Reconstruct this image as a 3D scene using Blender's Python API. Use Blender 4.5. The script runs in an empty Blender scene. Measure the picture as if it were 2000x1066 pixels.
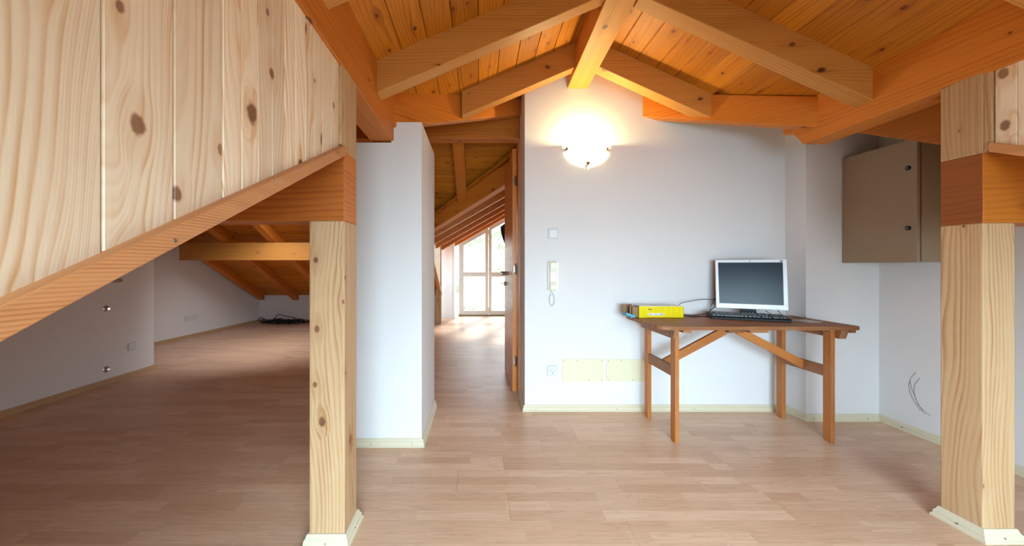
import bpy, bmesh, math, random
from mathutils import Vector, Matrix
random.seed(7)
SC = bpy.context.scene
COL = SC.collection

# ------------------------------------------------------------------ camera
H = 1.14                      # camera height
FPX, VX, VY = 680.0, 935.0, 520.0
cam_d = bpy.data.cameras.new('camera')
cam = bpy.data.objects.new('camera', cam_d); COL.objects.link(cam)
cam.location = (0, 0, H); cam.rotation_euler = (math.pi/2, 0, 0)
cam_d.sensor_width = 36.0; cam_d.lens = FPX/2000*36.0
cam_d.shift_x = (1000-VX)/2000.0; cam_d.shift_y = (VY-533)/2000.0
cam_d.clip_start = 0.02; cam_d.clip_end = 200
SC.camera = cam

# ------------------------------------------------------------------ exposure, world, lights
vs = SC.view_settings
vs.view_transform = 'Standard'; vs.look = 'None'; vs.gamma = 1.0; vs.use_curve_mapping = False
vs.exposure = 0.05
w = bpy.data.worlds.new('sky'); SC.world = w; w.use_nodes = True
wn = w.node_tree.nodes; wn.clear()
wo = wn.new('ShaderNodeOutputWorld'); wb = wn.new('ShaderNodeBackground')
wb.inputs[1].default_value = 5.0
wt = wn.new('ShaderNodeTexCoord'); ws = wn.new('ShaderNodeSeparateXYZ'); wr = wn.new('ShaderNodeValToRGB')   # overcast sky above, dull land below the horizon
w.node_tree.links.new(wt.outputs['Generated'], ws.inputs[0]); w.node_tree.links.new(ws.outputs[2], wr.inputs[0])
wr.color_ramp.elements[0].position = 0.0; wr.color_ramp.elements[0].color = (.10, .11, .09, 1)
wr.color_ramp.elements[1].position = 0.03; wr.color_ramp.elements[1].color = (0.74, 0.88, 1.0, 1)
w.node_tree.links.new(wr.outputs[0], wb.inputs[0])
w.node_tree.links.new(wb.outputs[0], wo.inputs[0])
SC.cycles.max_bounces = 10; SC.cycles.diffuse_bounces = 6; SC.cycles.glossy_bounces = 4
SC.cycles.transmission_bounces = 6; SC.cycles.transparent_max_bounces = 8
SC.cycles.sample_clamp_indirect = 8.0
SC.cycles.use_denoising = True

def area(name, loc, size, energy, color, direction, shape='RECTANGLE', spread=180):
    d = bpy.data.lights.new(name, 'AREA'); d.shape = shape
    d.size = size[0]; d.size_y = size[1]; d.energy = energy; d.color = color
    d.spread = math.radians(spread)
    o = bpy.data.objects.new(name, d); COL.objects.link(o); o.location = loc
    o.rotation_euler = Vector(direction).to_track_quat('-Z', 'Y').to_euler()
    return o
# daylight of the dormer window behind the camera
area('dormer_daylight', (0.72, -1.28, 0.92), (2.1, 1.2), 98, (0.61, 0.85, 1.0), (0.0, 1, -0.58), spread=112)
# added lamp under the closed roof slope, for the light on the left floor
area('left_floor_fill', (-2.6, 4.10, 1.98), (0.66, 0.66), 17, (0.94, 0.96, 1.0), (-0.25, 0.62, -1), spread=95)
# daylight of the garden windows in the far gable
area('gable_daylight', (0.9, 8.3, 1.9), (2.2, 1.2), 20, (0.80, 0.92, 1.0), (-0.1, -1, -0.75), spread=140)
sun_d = bpy.data.lights.new('sun', 'SUN'); sun_d.energy = 5.0; sun_d.angle = math.radians(6); sun_d.color = (1, .96, .9)
sun = bpy.data.objects.new('sun', sun_d); COL.objects.link(sun)
sun.rotation_euler = Vector((-0.30, -1.0, -0.80)).to_track_quat('-Z', 'Y').to_euler()

# ------------------------------------------------------------------ helpers
def bake_props(o, label=None, cat=None, group=None, kind=None):
    if label: o['label'] = label
    if cat: o['category'] = cat
    if group: o['group'] = group
    if kind: o['kind'] = kind
    return o

class MB:
    """collects polygons with wood-style UVs (metres; v runs along the grain)"""
    def __init__(s): s.v = []; s.f = []; s.uv = []; s.m = []
    def poly(s, pts, uvs=None, m=0):
        b = len(s.v); s.v += [tuple(p) for p in pts]
        s.f.append(list(range(b, b+len(pts))))
        if uvs is None:
            p0 = Vector(pts[0]); a = (Vector(pts[1])-p0).normalized()
            n = None
            for q in pts[2:]:
                n = a.cross(Vector(q)-p0)
                if n.length > 1e-9: break
            bb = n.normalized().cross(a) if n.length > 1e-9 else Vector((0, 0, 1))
            uvs = [((Vector(p)-p0).dot(bb), (Vector(p)-p0).dot(a)) for p in pts]
        s.uv.append(uvs); s.m.append(m)
    def hexa(s, P, long=1, m=0, mend=None):
        """P[i][j][k] corners"""
        P = [[[Vector(P[i][j][k]) for k in (0, 1)] for j in (0, 1)] for i in (0, 1)]
        o = P[0][0][0]
        D = [(P[1][0][0]-o), (P[0][1][0]-o), (P[0][0][1]-o)]
        L = [d.length or 1e-6 for d in D]; D = [d/l for d, l in zip(D, L)]
        cyc = [0.0, 0.0, 0.0]
        for ax in range(3):
            a, b = [q for q in range(3) if q != ax]
            for side in (0, 1):
                idx = []
                for (x, y) in ((0, 0), (1, 0), (1, 1), (0, 1)):
                    c = [0, 0, 0]; c[ax] = side; c[a] = x; c[b] = y; idx.append(tuple(c))
                pts = [P[c[0]][c[1]][c[2]] for c in idx]
                n = (pts[1]-pts[0]).cross(pts[2]-pts[0])
                ctr = sum((P[i][j][k] for i in (0, 1) for j in (0, 1) for k in (0, 1)), Vector())/8
                fc = sum(pts, Vector())/4
                if n.dot(fc-ctr) < 0: pts.reverse()
                if a == long: la, oa = a, b
                elif b == long: la, oa = b, a
                else: la, oa = a, b
                off = (0.0, L[(ax+1) % 3]+.031, .43)[ax] + (0.21 if side else 0)
                uv = [((p-o).dot(D[oa])+off, (p-o).dot(D[la])) for p in pts]
                s.poly(pts, uv, mend if (ax == long and mend is not None) else m)
    def box(s, x0, x1, y0, y1, z0, z1, long=None, m=0, mend=None):
        if long is None:
            d = [abs(x1-x0), abs(y1-y0), abs(z1-z0)]; long = d.index(max(d))
        X = (x0, x1); Y = (y0, y1); Z = (z0, z1)
        s.hexa([[[(X[i], Y[j], Z[k]) for k in (0, 1)] for j in (0, 1)] for i in (0, 1)], long, m, mend)
    def prism(s, pts, d, m=0):
        """closed polygon pts (3-D, planar) extruded by vector d"""
        d = Vector(d); A = [Vector(p) for p in pts]; B = [p+d for p in A]
        n = Vector()
        for i in range(len(A)): n += A[i].cross(A[(i+1) % len(A)])
        if n.dot(d) > 0: A, B = A[::-1], B[::-1]
        s.poly(A, None, m); s.poly(B[::-1], None, m)
        for i in range(len(A)):
            j = (i+1) % len(A)
            s.poly([A[j], A[i], B[i], B[j]], None, m)
    def lathe(s, prof, c, axis='Z', n=24, a0=0, a1=2*math.pi, m=0, sx=1, sy=1):
        c = Vector(c); full = abs(a1-a0-2*math.pi) < 1e-6
        def P(r, h, a):
            x, y = r*math.cos(a)*sx, r*math.sin(a)*sy
            return c+Vector({'Z': (x, y, h), 'Y': (x, h, y), 'X': (h, x, y)}[axis])
        for i in range(n):
            t0 = a0+(a1-a0)*i/n; t1 = a0+(a1-a0)*(i+1)/n
            for k in range(len(prof)-1):
                (r0, h0), (r1, h1) = prof[k], prof[k+1]
                q = [P(r0, h0, t0), P(r0, h0, t1), P(r1, h1, t1), P(r1, h1, t0)]
                if r0 < 1e-7: q = [q[0], q[2], q[3]]
                elif r1 < 1e-7: q = [q[0], q[1], q[2]]
                s.poly(q, None, m)
    def tube(s, pts, r, n=8, m=0, closed=False):
        P = [Vector(p) for p in pts]; rings = []
        up = Vector((0, 0, 1))
        for i, p in enumerate(P):
            t = (P[min(i+1, len(P)-1)]-P[max(i-1, 0)]).normalized()
            u = t.cross(up)
            if u.length < .1: u = t.cross(Vector((1, 0, 0)))
            u.normalize(); v = u.cross(t).normalized()
            rings.append([p+u*r*math.cos(2*math.pi*k/n)+v*r*math.sin(2*math.pi*k/n) for k in range(n)])
        for a, b in zip(rings, rings[1:]):
            for k in range(n):
                s.poly([a[k], a[(k+1) % n], b[(k+1) % n], b[k]], None, m)
        s.poly(rings[0][::-1], None, m); s.poly(rings[-1], None, m)
    def build(s, name, mats, parent=None, bevel=0, smooth=False, weld=True, seg=2):
        me = bpy.data.meshes.new(name)
        me.from_pydata(s.v, [], s.f); ul = me.uv_layers.new(name='UVMap')
        li = 0
        for fi, f in enumerate(s.f):
            for q in range(len(f)): ul.data[li].uv = s.uv[fi][q]; li += 1
            me.polygons[fi].material_index = s.m[fi]
        if not isinstance(mats, (list, tuple)): mats = [mats]
        for mt in mats: me.materials.append(mt)
        if weld:
            bm = bmesh.new(); bm.from_mesh(me)
            bmesh.ops.remove_doubles(bm, verts=bm.verts, dist=1e-5)
            bmesh.ops.recalc_face_normals(bm, faces=bm.faces)
            bm.to_mesh(me); bm.free()
        if smooth:
            for p in me.polygons: p.use_smooth = True
            try: me.set_sharp_from_angle(angle=math.radians(40))
            except Exception: pass
        o = bpy.data.objects.new(name, me); COL.objects.link(o)
        if parent: o.parent = parent
        if bevel:
            b = o.modifiers.new('bevel', 'BEVEL'); b.width = bevel; b.segments = seg; b.limit_method = 'ANGLE'
            b.harden_normals = False
        return o

def empty(name, loc, label, cat, group=None, rz=0):
    o = bpy.data.objects.new(name, None); COL.objects.link(o); o.location = loc
    o.rotation_euler = (0, 0, rz); o.empty_display_size = .1
    return bake_props(o, label, cat, group)

def at(px, py, Y): return Vector(((px-VX)/FPX*Y, Y, H-(py-VY)/FPX*Y))
def W(x, y, z):
    """roof frame coordinates -> room (the slight fall of the gable roof towards the back wall)"""
    s = 1.0/(1.0094+.0203*y)
    return Vector((x*s, y*s, H+(z-H)*s))
def Whex(x, y, z):
    X, Y, Z = x, y, z
    return [[[W(X[i], Y[j], Z[k]) for k in (0, 1)] for j in (0, 1)] for i in (0, 1)]

# ------------------------------------------------------------------ materials
class NT:
    def __init__(s, name):
        s.mat = bpy.data.materials.new(name); s.mat.use_nodes = True
        s.t = s.mat.node_tree; s.t.nodes.clear()
        s.out = s.n('ShaderNodeOutputMaterial'); s.b = s.n('ShaderNodeBsdfPrincipled')
        s.l(s.b.outputs[0], s.out.inputs[0])
    def n(s, t, **k):
        o = s.t.nodes.new(t)
        for a, v in k.items(): setattr(o, a, v)
        return o
    def l(s, a, b): s.t.links.new(a, b)
    def put(s, sock, v):
        if isinstance(v, (int, float)): sock.default_value = v
        elif isinstance(v, (tuple, list)): sock.default_value = v if len(v) == 4 or sock.type == 'VECTOR' else (*v, 1)
        else: s.l(v, sock)
    def math(s, op, a, b=None, c=None, clamp=False):
        o = s.n('ShaderNodeMath', operation=op); o.use_clamp = clamp
        s.put(o.inputs[0], a)
        if b is not None: s.put(o.inputs[1], b)
        if c is not None: s.put(o.inputs[2], c)
        return o.outputs[0]
    def comb(s, x, y, z=0):
        o = s.n('ShaderNodeCombineXYZ'); s.put(o.inputs[0], x); s.put(o.inputs[1], y); s.put(o.inputs[2], z); return o.outputs[0]
    def sep(s, v):
        o = s.n('ShaderNodeSeparateXYZ'); s.put(o.inputs[0], v); return o.outputs
    def noise(s, vec, scale=1, detail=2, rough=.5, dim='3D'):
        o = s.n('ShaderNodeTexNoise', noise_dimensions=dim); s.put(o.inputs['Vector'], vec)
        o.inputs['Scale'].default_value = scale; o.inputs['Detail'].default_value = detail; o.inputs['Roughness'].default_value = rough
        return o.outputs[0]
    def ramp(s, f, pts, interp='LINEAR'):
        o = s.n('ShaderNodeValToRGB'); s.put(o.inputs[0], f); cr = o.color_ramp; cr.interpolation = interp
        while len(cr.elements) < len(pts): cr.elements.new(.5)
        for e, (p, c) in zip(cr.elements, pts):
            e.position = p; e.color = (c, c, c, 1) if isinstance(c, (int, float)) else (*c, 1)
        return o.outputs[0]
    def mix(s, f, a, b, bt='MIX'):
        o = s.n('ShaderNodeMix', data_type='RGBA', blend_type=bt)
        s.put(o.inputs[0], f); s.put(o.inputs[6], a); s.put(o.inputs[7], b); return o.outputs[2]
    def sstep(s, x, lo, hi, a=0.0, b=1.0):
        o = s.n('ShaderNodeMapRange', interpolation_type='SMOOTHSTEP')
        s.put(o.inputs['Value'], x); s.put(o.inputs['From Min'], lo); s.put(o.inputs['From Max'], hi)
        s.put(o.inputs['To Min'], a); s.put(o.inputs['To Max'], b); return o.outputs[0]
    def bump(s, h, strength, dist=.002):
        o = s.n('ShaderNodeBump'); o.inputs['Strength'].default_value = strength; o.inputs['Distance'].default_value = dist
        s.l(h, o.inputs['Height']); s.l(o.outputs[0], s.b.inputs['Normal'])

def s2l(c):
    return tuple(((v/255.0)/12.92 if v/255.0 <= .04045 else ((v/255.0+.055)/1.055)**2.4) for v in c)

def wood(name, light, dark, knot=(92, 52, 28), rings=85, amp=5.0, contrast=.75, knots=.45, rough=.45, kmax=.012, wear=0, spec=.35, var=.10, kx=6.5, ky=3.4):
    t = NT(name)
    light, dark, knot = s2l(light), s2l(dark), s2l(knot)
    oi = t.n('ShaderNodeObjectInfo'); uvn = t.n('ShaderNodeUVMap')
    U, V, _ = t.sep(uvn.outputs[0])
    r = oi.outputs['Random']
    U = t.math('ADD', U, t.math('MULTIPLY', r, 5.31)); V = t.math('ADD', V, t.math('MULTIPLY', r, 37.7))
    # knots
    vo = t.n('ShaderNodeTexVoronoi', voronoi_dimensions='2D', feature='F1')
    vo.inputs['Scale'].default_value = 1.0; vo.inputs['Randomness'].default_value = .92
    t.l(t.comb(t.math('MULTIPLY', U, kx), t.math('MULTIPLY', V, ky)), vo.inputs['Vector'])
    px, py, _z = t.sep(vo.outputs['Position'])
    dx = t.math('SUBTRACT', U, t.math('DIVIDE', px, kx)); dy = t.math('SUBTRACT', V, t.math('DIVIDE', py, ky))
    dyk = t.math('MULTIPLY', dy, .72)
    d = t.math('SQRT', t.math('ADD', t.math('MULTIPLY', dx, dx), t.math('MULTIPLY', dyk, dyk)))
    cr, cg, cb = t.sep(vo.outputs['Color'])
    kr = t.math('MULTIPLY', t.math('DIVIDE', t.math('MAXIMUM', t.math('SUBTRACT', cr, 1-knots), 0), knots), kmax)
    kr = t.math('ADD', kr, t.math('MULTIPLY', t.math('GREATER_THAN', cr, 1-knots), .003))
    krs = t.math('MAXIMUM', kr, .0005)
    nk = t.noise(t.comb(t.math('MULTIPLY', U, 60), t.math('MULTIPLY', V, 60)), 1, 2)
    dd = t.math('ADD', d, t.math('MULTIPLY', t.math('SUBTRACT', nk, .5), t.math('MULTIPLY', krs, .7)))
    mask = t.sstep(dd, t.math('MULTIPLY', krs, .80), krs, 1.0, 0.0)
    has = t.math('GREATER_THAN', kr, .002)
    mask = t.math('MULTIPLY', mask, has)
    # swirl of the grain round a knot
    dys = t.math('MULTIPLY', dy, .42)
    ds = t.math('ADD', t.math('MULTIPLY', dx, dx), t.math('MULTIPLY', dys, dys))
    q = t.math('DIVIDE', ds, t.math('MULTIPLY', t.math('MULTIPLY', krs, krs), 9.0))
    wsw = t.math('MULTIPLY', t.math('MULTIPLY', t.math('EXPONENT', t.math('MULTIPLY', q, -1.0)), has), t.sstep(vo.outputs['Distance'], .22, .42, 1.0, 0.0))
    Us = t.math('SUBTRACT', U, t.math('MULTIPLY', t.math('MULTIPLY', dx, wsw), .85))
    n1 = t.noise(t.comb(t.math('MULTIPLY', U, 4.2), t.math('MULTIPLY', V, .75), t.math('MULTIPLY', r, 11)), 1, 2.0, .45)
    n2 = t.noise(t.comb(t.math('MULTIPLY', U, 22), t.math('MULTIPLY', V, 2.2)), 1, 2.0)
    g = t.math('ADD', t.math('MULTIPLY', Us, rings*.55), t.math('MULTIPLY', n1, amp*2.2))
    g = t.math('ADD', g, t.math('MULTIPLY', n2, .55))
    fr = t.math('FRACT', g)
    prof = t.ramp(fr, [(0, .35), (.10, .05), (.45, .12), (.80, .85), (.90, 1.0), (1.0, .35)])
    # finer secondary rings, so that dense and open grain alternate
    fr2 = t.math('FRACT', t.math('MULTIPLY', g, 3.0))
    prof2 = t.ramp(fr2, [(0, .3), (.2, .1), (.8, .8), (1.0, .3)])
    zone = t.noise(t.comb(t.math('MULTIPLY', U, 11), t.math('MULTIPLY', V, .6), 4.0), 1, 1)
    zone = t.sstep(zone, .42, .6)
    pr = t.math('ADD', t.math('MULTIPLY', prof, t.math('SUBTRACT', 1.0, t.math('MULTIPLY', zone, .6))), t.math('MULTIPLY', prof2, t.math('MULTIPLY', zone, .5)))
    fib = t.noise(t.comb(t.math('MULTIPLY', U, 700), t.math('MULTIPLY', V, 14)), 1, 2)
    blot = t.noise(t.comb(t.math('MULTIPLY', U, 6), t.math('MULTIPLY', V, 1.3), 9.0), 1, 3)
    amp_n = t.noise(t.comb(t.math('MULTIPLY', U, 26), t.math('MULTIPLY', V, .9), 2.0), 1, 2)
    pr = t.math('MULTIPLY', pr, t.sstep(amp_n, .28, .72, .25, 1.15))
    f = t.math('MULTIPLY', pr, contrast)
    f = t.math('ADD', f, t.math('MULTIPLY', t.math('SUBTRACT', blot, .5), .55))
    f = t.math('ADD', f, t.math('MULTIPLY', t.math('SUBTRACT', fib, .5), .30))
    f = t.math('ADD', f, t.math('MULTIPLY', wsw, .28), clamp=True)
    col = t.mix(f, light, dark)
    # per board tone
    val = t.math('ADD', 1-var, t.math('MULTIPLY', t.math('FRACT', t.math('MULTIPLY', r, 7.13)), 2*var))
    col = t.mix(1.0, col, t.comb(val, t.math('POWER', val, 1.15), t.math('POWER', val, 1.3)), 'MULTIPLY')
    kring = t.math('SINE', t.math('MULTIPLY', t.math('DIVIDE', dd, krs), 14))
    kcol = t.mix(t.math('ADD', .35, t.math('MULTIPLY', kring, .25)), knot, tuple(v*.45 for v in knot))
    edge = t.math('MULTIPLY', t.sstep(dd, t.math('MULTIPLY', krs, .9), t.math('MULTIPLY', krs, 1.35), 1.0, 0.0), has)
    col = t.mix(t.math('MULTIPLY', edge, .6), col, tuple(v*1.4 for v in knot))
    kf = t.math('MULTIPLY', mask, t.math('ADD', .45, t.math('MULTIPLY', cg, .5)))
    col = t.mix(kf, col, kcol)
    if wear:
        wz = t.noise(t.comb(t.math('MULTIPLY', U, 14), t.math('MULTIPLY', V, 9)), 1, 4)
        col = t.mix(t.math('MULTIPLY', t.sstep(wz, .52, .68), wear), col, s2l((205, 180, 150)))
    t.l(col, t.b.inputs['Base Color'])
    t.put(t.b.inputs['Roughness'], t.math('ADD', rough, t.math('MULTIPLY', fib, .12)))
    t.b.inputs['Specular IOR Level'].default_value = spec
    t.bump(t.math('ADD', t.math('MULTIPLY', pr, -.5), t.math('MULTIPLY', fib, .35)), .25, .0012)
    return t.mat

def plain(name, rgb, rough=.5, metal=0, spec=.5, nscale=0, namp=.05, bump=0, emit=None, lin=False):
    t = NT(name); c = rgb if lin else s2l(rgb)
    if nscale:
        tc = t.n('ShaderNodeTexCoord')
        nz = t.noise(tc.outputs['Object'], nscale, 4, .6)
        c2 = tuple(max(0, v*(1-namp*2)) for v in c)
        t.l(t.mix(nz, c, c2), t.b.inputs['Base Color'])
        if bump: t.bump(nz, bump, .003)
    else: t.b.inputs['Base Color'].default_value = (*c, 1)
    t.b.inputs['Roughness'].default_value = rough; t.b.inputs['Metallic'].default_value = metal
    t.b.inputs['Specular IOR Level'].default_value = spec
    if emit:
        t.b.inputs['Emission Color'].default_value = (*emit[0], 1); t.b.inputs['Emission Strength'].default_value = emit[1]
    return t.mat

def plaster():
    t = NT('white_plaster'); tc = t.n('ShaderNodeTexCoord')
    a = t.noise(tc.outputs['Object'], 1.6, 4, .6); b = t.noise(tc.outputs['Object'], 90, 3, .6)
    x, y, z = t.sep(tc.outputs['Object'])
    c = t.noise(t.comb(t.math('MULTIPLY', x, 40), t.math('MULTIPLY', y, 40), t.math('MULTIPLY', z, 6)), 1, 2)
    t.l(t.mix(a, s2l((230, 231, 232)), s2l((221, 222, 223))), t.b.inputs['Base Color'])
    t.b.inputs['Roughness'].default_value = .75; t.b.inputs['Specular IOR Level'].default_value = .25
    t.bump(t.math('ADD', b, c), .18, .002); return t.mat

def laminate():
    t = NT('beech_laminate'); oi = t.n('ShaderNodeObjectInfo'); uvn = t.n('ShaderNodeUVMap')
    U, V, _ = t.sep(uvn.outputs[0]); r = oi.outputs['Random']
    su = t.math('DIVIDE', U, .0648); si = t.math('FLOOR', su); sf = t.math('FRACT', su)
    wn1 = t.n('ShaderNodeTexWhiteNoise', noise_dimensions='2D'); t.l(t.comb(si, t.math('MULTIPLY', r, 97)), wn1.inputs['Vector'])
    vv = t.math('DIVIDE', t.math('ADD', V, wn1.outputs[0]), .43); vi = t.math('FLOOR', vv); vf = t.math('FRACT', vv)
    wn2 = t.n('ShaderNodeTexWhiteNoise', noise_dimensions='3D'); t.l(t.comb(si, vi, t.math('MULTIPLY', r, 53)), wn2.inputs['Vector'])
    rnd = wn2.outputs[0]
    gr = t.noise(t.comb(t.math('MULTIPLY', U, 130), t.math('MULTIPLY', V, 5), t.math('MULTIPLY', rnd, 31)), 1, 3, .55)
    fl = t.noise(t.comb(t.math('MULTIPLY', U, 18), t.math('MULTIPLY', V, 2.0), t.math('MULTIPLY', rnd, 71)), 1, 3, .5)
    fll = t.ramp(t.math('FRACT', t.math('MULTIPLY', fl, 6)), [(0, .0), (.8, .25), (.93, 1), (1, 0)])
    col = t.mix(rnd, s2l((228, 196, 166)), s2l((208, 170, 138)))
    col = t.mix(t.sstep(gr, .35, .75, 0, .40), col, s2l((186, 144, 112)))
    col = t.mix(t.math('MULTIPLY', fll, .22), col, s2l((150, 105, 76)))
    e = t.math('MAXIMUM', t.sstep(t.math('ABSOLUTE', t.math('SUBTRACT', sf, .5)), .488, .5), t.sstep(t.math('ABSOLUTE', t.math('SUBTRACT', vf, .5)), .4975, .5))
    col = t.mix(t.math('MULTIPLY', e, .28), col, s2l((140, 100, 75)))
    t.l(col, t.b.inputs['Base Color'])
    t.put(t.b.inputs['Roughness'], t.math('ADD', .30, t.math('MULTIPLY', gr, .12)))
    t.b.inputs['Specular IOR Level'].default_value = .45
    return t.mat

M = {}
M['board'] = wood('pine_cladding', (243, 230, 206), (214, 172, 124), rings=95, amp=8.0, contrast=.9, knots=.75, kmax=.016, rough=.40, knot=(128, 82, 54), kx=8, ky=4.4)
M['post'] = wood('pine_post', (198, 166, 126), (164, 116, 74), rings=100, amp=5.0, contrast=.95, knots=.5, kmax=.012, rough=.5, wear=.12, kx=8, ky=4.5, knot=(118, 74, 48))
M['purlin'] = wood('orange_pine_purlin', (204, 122, 40), (158, 76, 16), rings=80, amp=3.0, contrast=.6, knots=.4, kmax=.012, knot=(96, 50, 22))
M['rafter'] = wood('yellow_pine_rafter', (200, 138, 66), (158, 96, 36), rings=110, amp=3.0, contrast=.6, knots=.4, kmax=.011, knot=(92, 54, 26))
M['ceil'] = wood('stained_ceiling_board', (196, 122, 26), (138, 66, 6), rings=80, amp=4.0, contrast=.7, knots=.62, kmax=.008, knot=(98, 44, 14), var=.14, kx=9, ky=5)
M['trim'] = wood('larch_trim', (216, 156, 104), (166, 102, 56), rings=300, amp=3.0, contrast=.85, knots=.15, kmax=.006)
M['table'] = wood('oiled_acacia_table', (160, 106, 66), (100, 62, 38), rings=170, amp=4.0, contrast=.8, knots=.06, kmax=.004, rough=.42, wear=.08, knot=(70, 38, 20))
M['leg'] = wood('oiled_acacia_leg', (192, 120, 60), (128, 74, 34), rings=170, amp=4.0, contrast=.8, knots=.06, kmax=.004, rough=.42, wear=.10, knot=(70, 38, 20))
M['door'] = wood('orange_door_veneer', (216, 140, 70), (182, 106, 48), rings=80, amp=3.0, contrast=.5, knots=.02, kmax=.004, rough=.22, spec=.6)
M['xbeam'] = wood('brown_cross_beam', (184, 104, 40), (132, 62, 16), rings=80, amp=3.0, contrast=.6, knots=.4, kmax=.012, knot=(96, 50, 22))
M['darkend'] = wood('dark_end_grain', (150, 84, 36), (110, 56, 22), rings=60, amp=8.0, contrast=.6, knots=.1, kmax=.006, knot=(60, 30, 12), rough=.5)
M['plaster'] = plaster()
M['lam'] = laminate()
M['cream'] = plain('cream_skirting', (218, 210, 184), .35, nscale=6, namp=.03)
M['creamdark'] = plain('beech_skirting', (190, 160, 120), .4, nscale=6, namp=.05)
M['screw'] = plain('dark_screw', (60, 52, 40), .4, .6)
M['steel'] = plain('brushed_steel', (150, 150, 150), .3, 1.0)
M['chrome'] = plain('chrome', (225, 225, 228), .08, 1.0)
M['white'] = plain('white_plastic', (228, 230, 232), .35)
M['rim'] = plain('grey_white_frame', (204, 209, 213), .35)
M['ivory'] = plain('ivory_plastic', (238, 236, 220), .35)
M['plate'] = plain('cream_cover_plate', (226, 220, 188), .5, nscale=8, namp=.02)
M['cabinet'] = plain('beige_powder_coat', (160, 140, 116), .5, nscale=200, namp=.02)
M['cabinet_dark'] = plain('dark_gasket', (50, 40, 30), .7)
M['black'] = plain('black_plastic', (20, 22, 25), .45, 0, .25)
M['key'] = plain('black_key', (58, 64, 68), .35)
M['keygrey'] = plain('grey_key_print', (150, 160, 165), .5)
M['silver'] = plain('silver_bezel', (222, 226, 230), .28, .0)
M['screen'] = plain('dark_lcd_screen', (26, 42, 54), .24, 0, .17, nscale=5, namp=.1)
M['yellow'] = plain('yellow_carton', (244, 222, 4), .35)
M['cardboard'] = plain('brown_cardboard', (156, 124, 92), .8, nscale=30, namp=.06)
M['boxwhite'] = plain('white_carton', (225, 232, 232), .5)
M['blue'] = plain('blue_sponge', (96, 178, 205), .8, nscale=60, namp=.1, bump=.3)
M['label'] = plain('white_print', (235, 235, 225), .5)
M['print'] = plain('blue_print', (70, 84, 130), .5)
M['printy'] = plain('olive_print', (190, 180, 10), .5)
M['paper'] = plain('grey_clear_pouch', (188, 184, 180), .3)
M['cable'] = plain('black_cable', (16, 16, 18), .45)
M['pvc'] = plain('white_window_frame', (236, 240, 238), .35)
M['curtain'] = plain('black_curtain', (20, 22, 26), .9)
M['pencil'] = plain('pencil_mark', (120, 120, 124), .9)
M['brass'] = plain('brushed_brass_clip', (150, 130, 105), .3, .9)

def glass(name):
    t = NT(name); t.t.nodes.remove(t.b)
    tr = t.n('ShaderNodeBsdfTransparent'); gl = t.n('ShaderNodeBsdfGlossy'); gl.inputs['Roughness'].default_value = .02
    mx = t.n('ShaderNodeMixShader'); mx.inputs[0].default_value = .06
    t.l(tr.outputs[0], mx.inputs[1]); t.l(gl.outputs[0], mx.inputs[2]); t.l(mx.outputs[0], t.out.inputs[0]); return t.mat
M['glass'] = glass('window_glass')
def frosted():
    t = NT('frosted_lamp_glass'); t.t.nodes.remove(t.b)
    a = t.n('ShaderNodeBsdfTranslucent'); b = t.n('ShaderNodeBsdfDiffuse')
    a.inputs[0].default_value = (1, .9, .74, 1); b.inputs[0].default_value = (.95, .9, .8, 1)
    mx = t.n('ShaderNodeMixShader'); mx.inputs[0].default_value = .35
    t.l(a.outputs[0], mx.inputs[1]); t.l(b.outputs[0], mx.inputs[2]); t.l(mx.outputs[0], t.out.inputs[0]); return t.mat
M['frost'] = frosted()

# ------------------------------------------------------------------ floor
def structure(o): o['kind'] = 'structure'; return o
mb = MB(); mb.box(-5.2, 3.3, -1.6, 8.25, -.10, -.014)
floor = structure(mb.build('floor', plain('laminate_core', (120, 86, 60), .7)))
bl, bw = 1.286, .1945
row = 0; y = -1.55
fmesh = {}
def floor_board(x0, x1, y0, y1):
    L, Wd = round(x1-x0, 4), y1-y0
    if L not in fmesh:
        m_ = MB(); g = .0004
        X = (g, L-g); Y = (g, Wd-g)
        m_.hexa([[[(X[i], Y[j], (-.013, 0)[k]) for k in (0, 1)] for j in (0, 1)] for i in (0, 1)], 0)
        # uv: u across, v along for the top face is produced by hexa
        o = m_.build('floor_board', M['lam'], floor); fmesh[L] = o.data
        # straight metre UVs
        uvl = o.data.uv_layers[0]
        for p in o.data.polygons:
            for li in p.loop_indices:
                v = o.data.vertices[o.data.loops[li].vertex_index].co
                uvl.data[li].uv = (v.y, v.x)
    else:
        o = bpy.data.objects.new('floor_board', fmesh[L]); COL.objects.link(o); o.parent = floor
    o.location = (x0, y0, 0)
far = MB()
while y < 8.2:
    x = -4.9-random.choice([0, .25, .5, .75, 1.0])*bl*.8-.1
    while x < 3.05:
        if y > 6.75:
            far.box(x+.0004, x+bl-.0004, y+.0004, y+bw-.0004, -.013, 0, long=0)
        elif y > -.75:
            floor_board(x, x+bl, y, y+bw)
        else:
            far.box(x+.0004, x+bl-.0004, y+.0004, y+bw-.0004, -.013, 0, long=0)
        x += bl
    y += bw
o = far.build('far_boards', M['lam'], floor, weld=False); o['kind'] = 'stuff'
for p in o.data.polygons:
    for li in p.loop_indices:
        v = o.data.vertices[o.data.loops[li].vertex_index].co; o.data.uv_layers[0].data[li].uv = (v.y, v.x)

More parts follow.
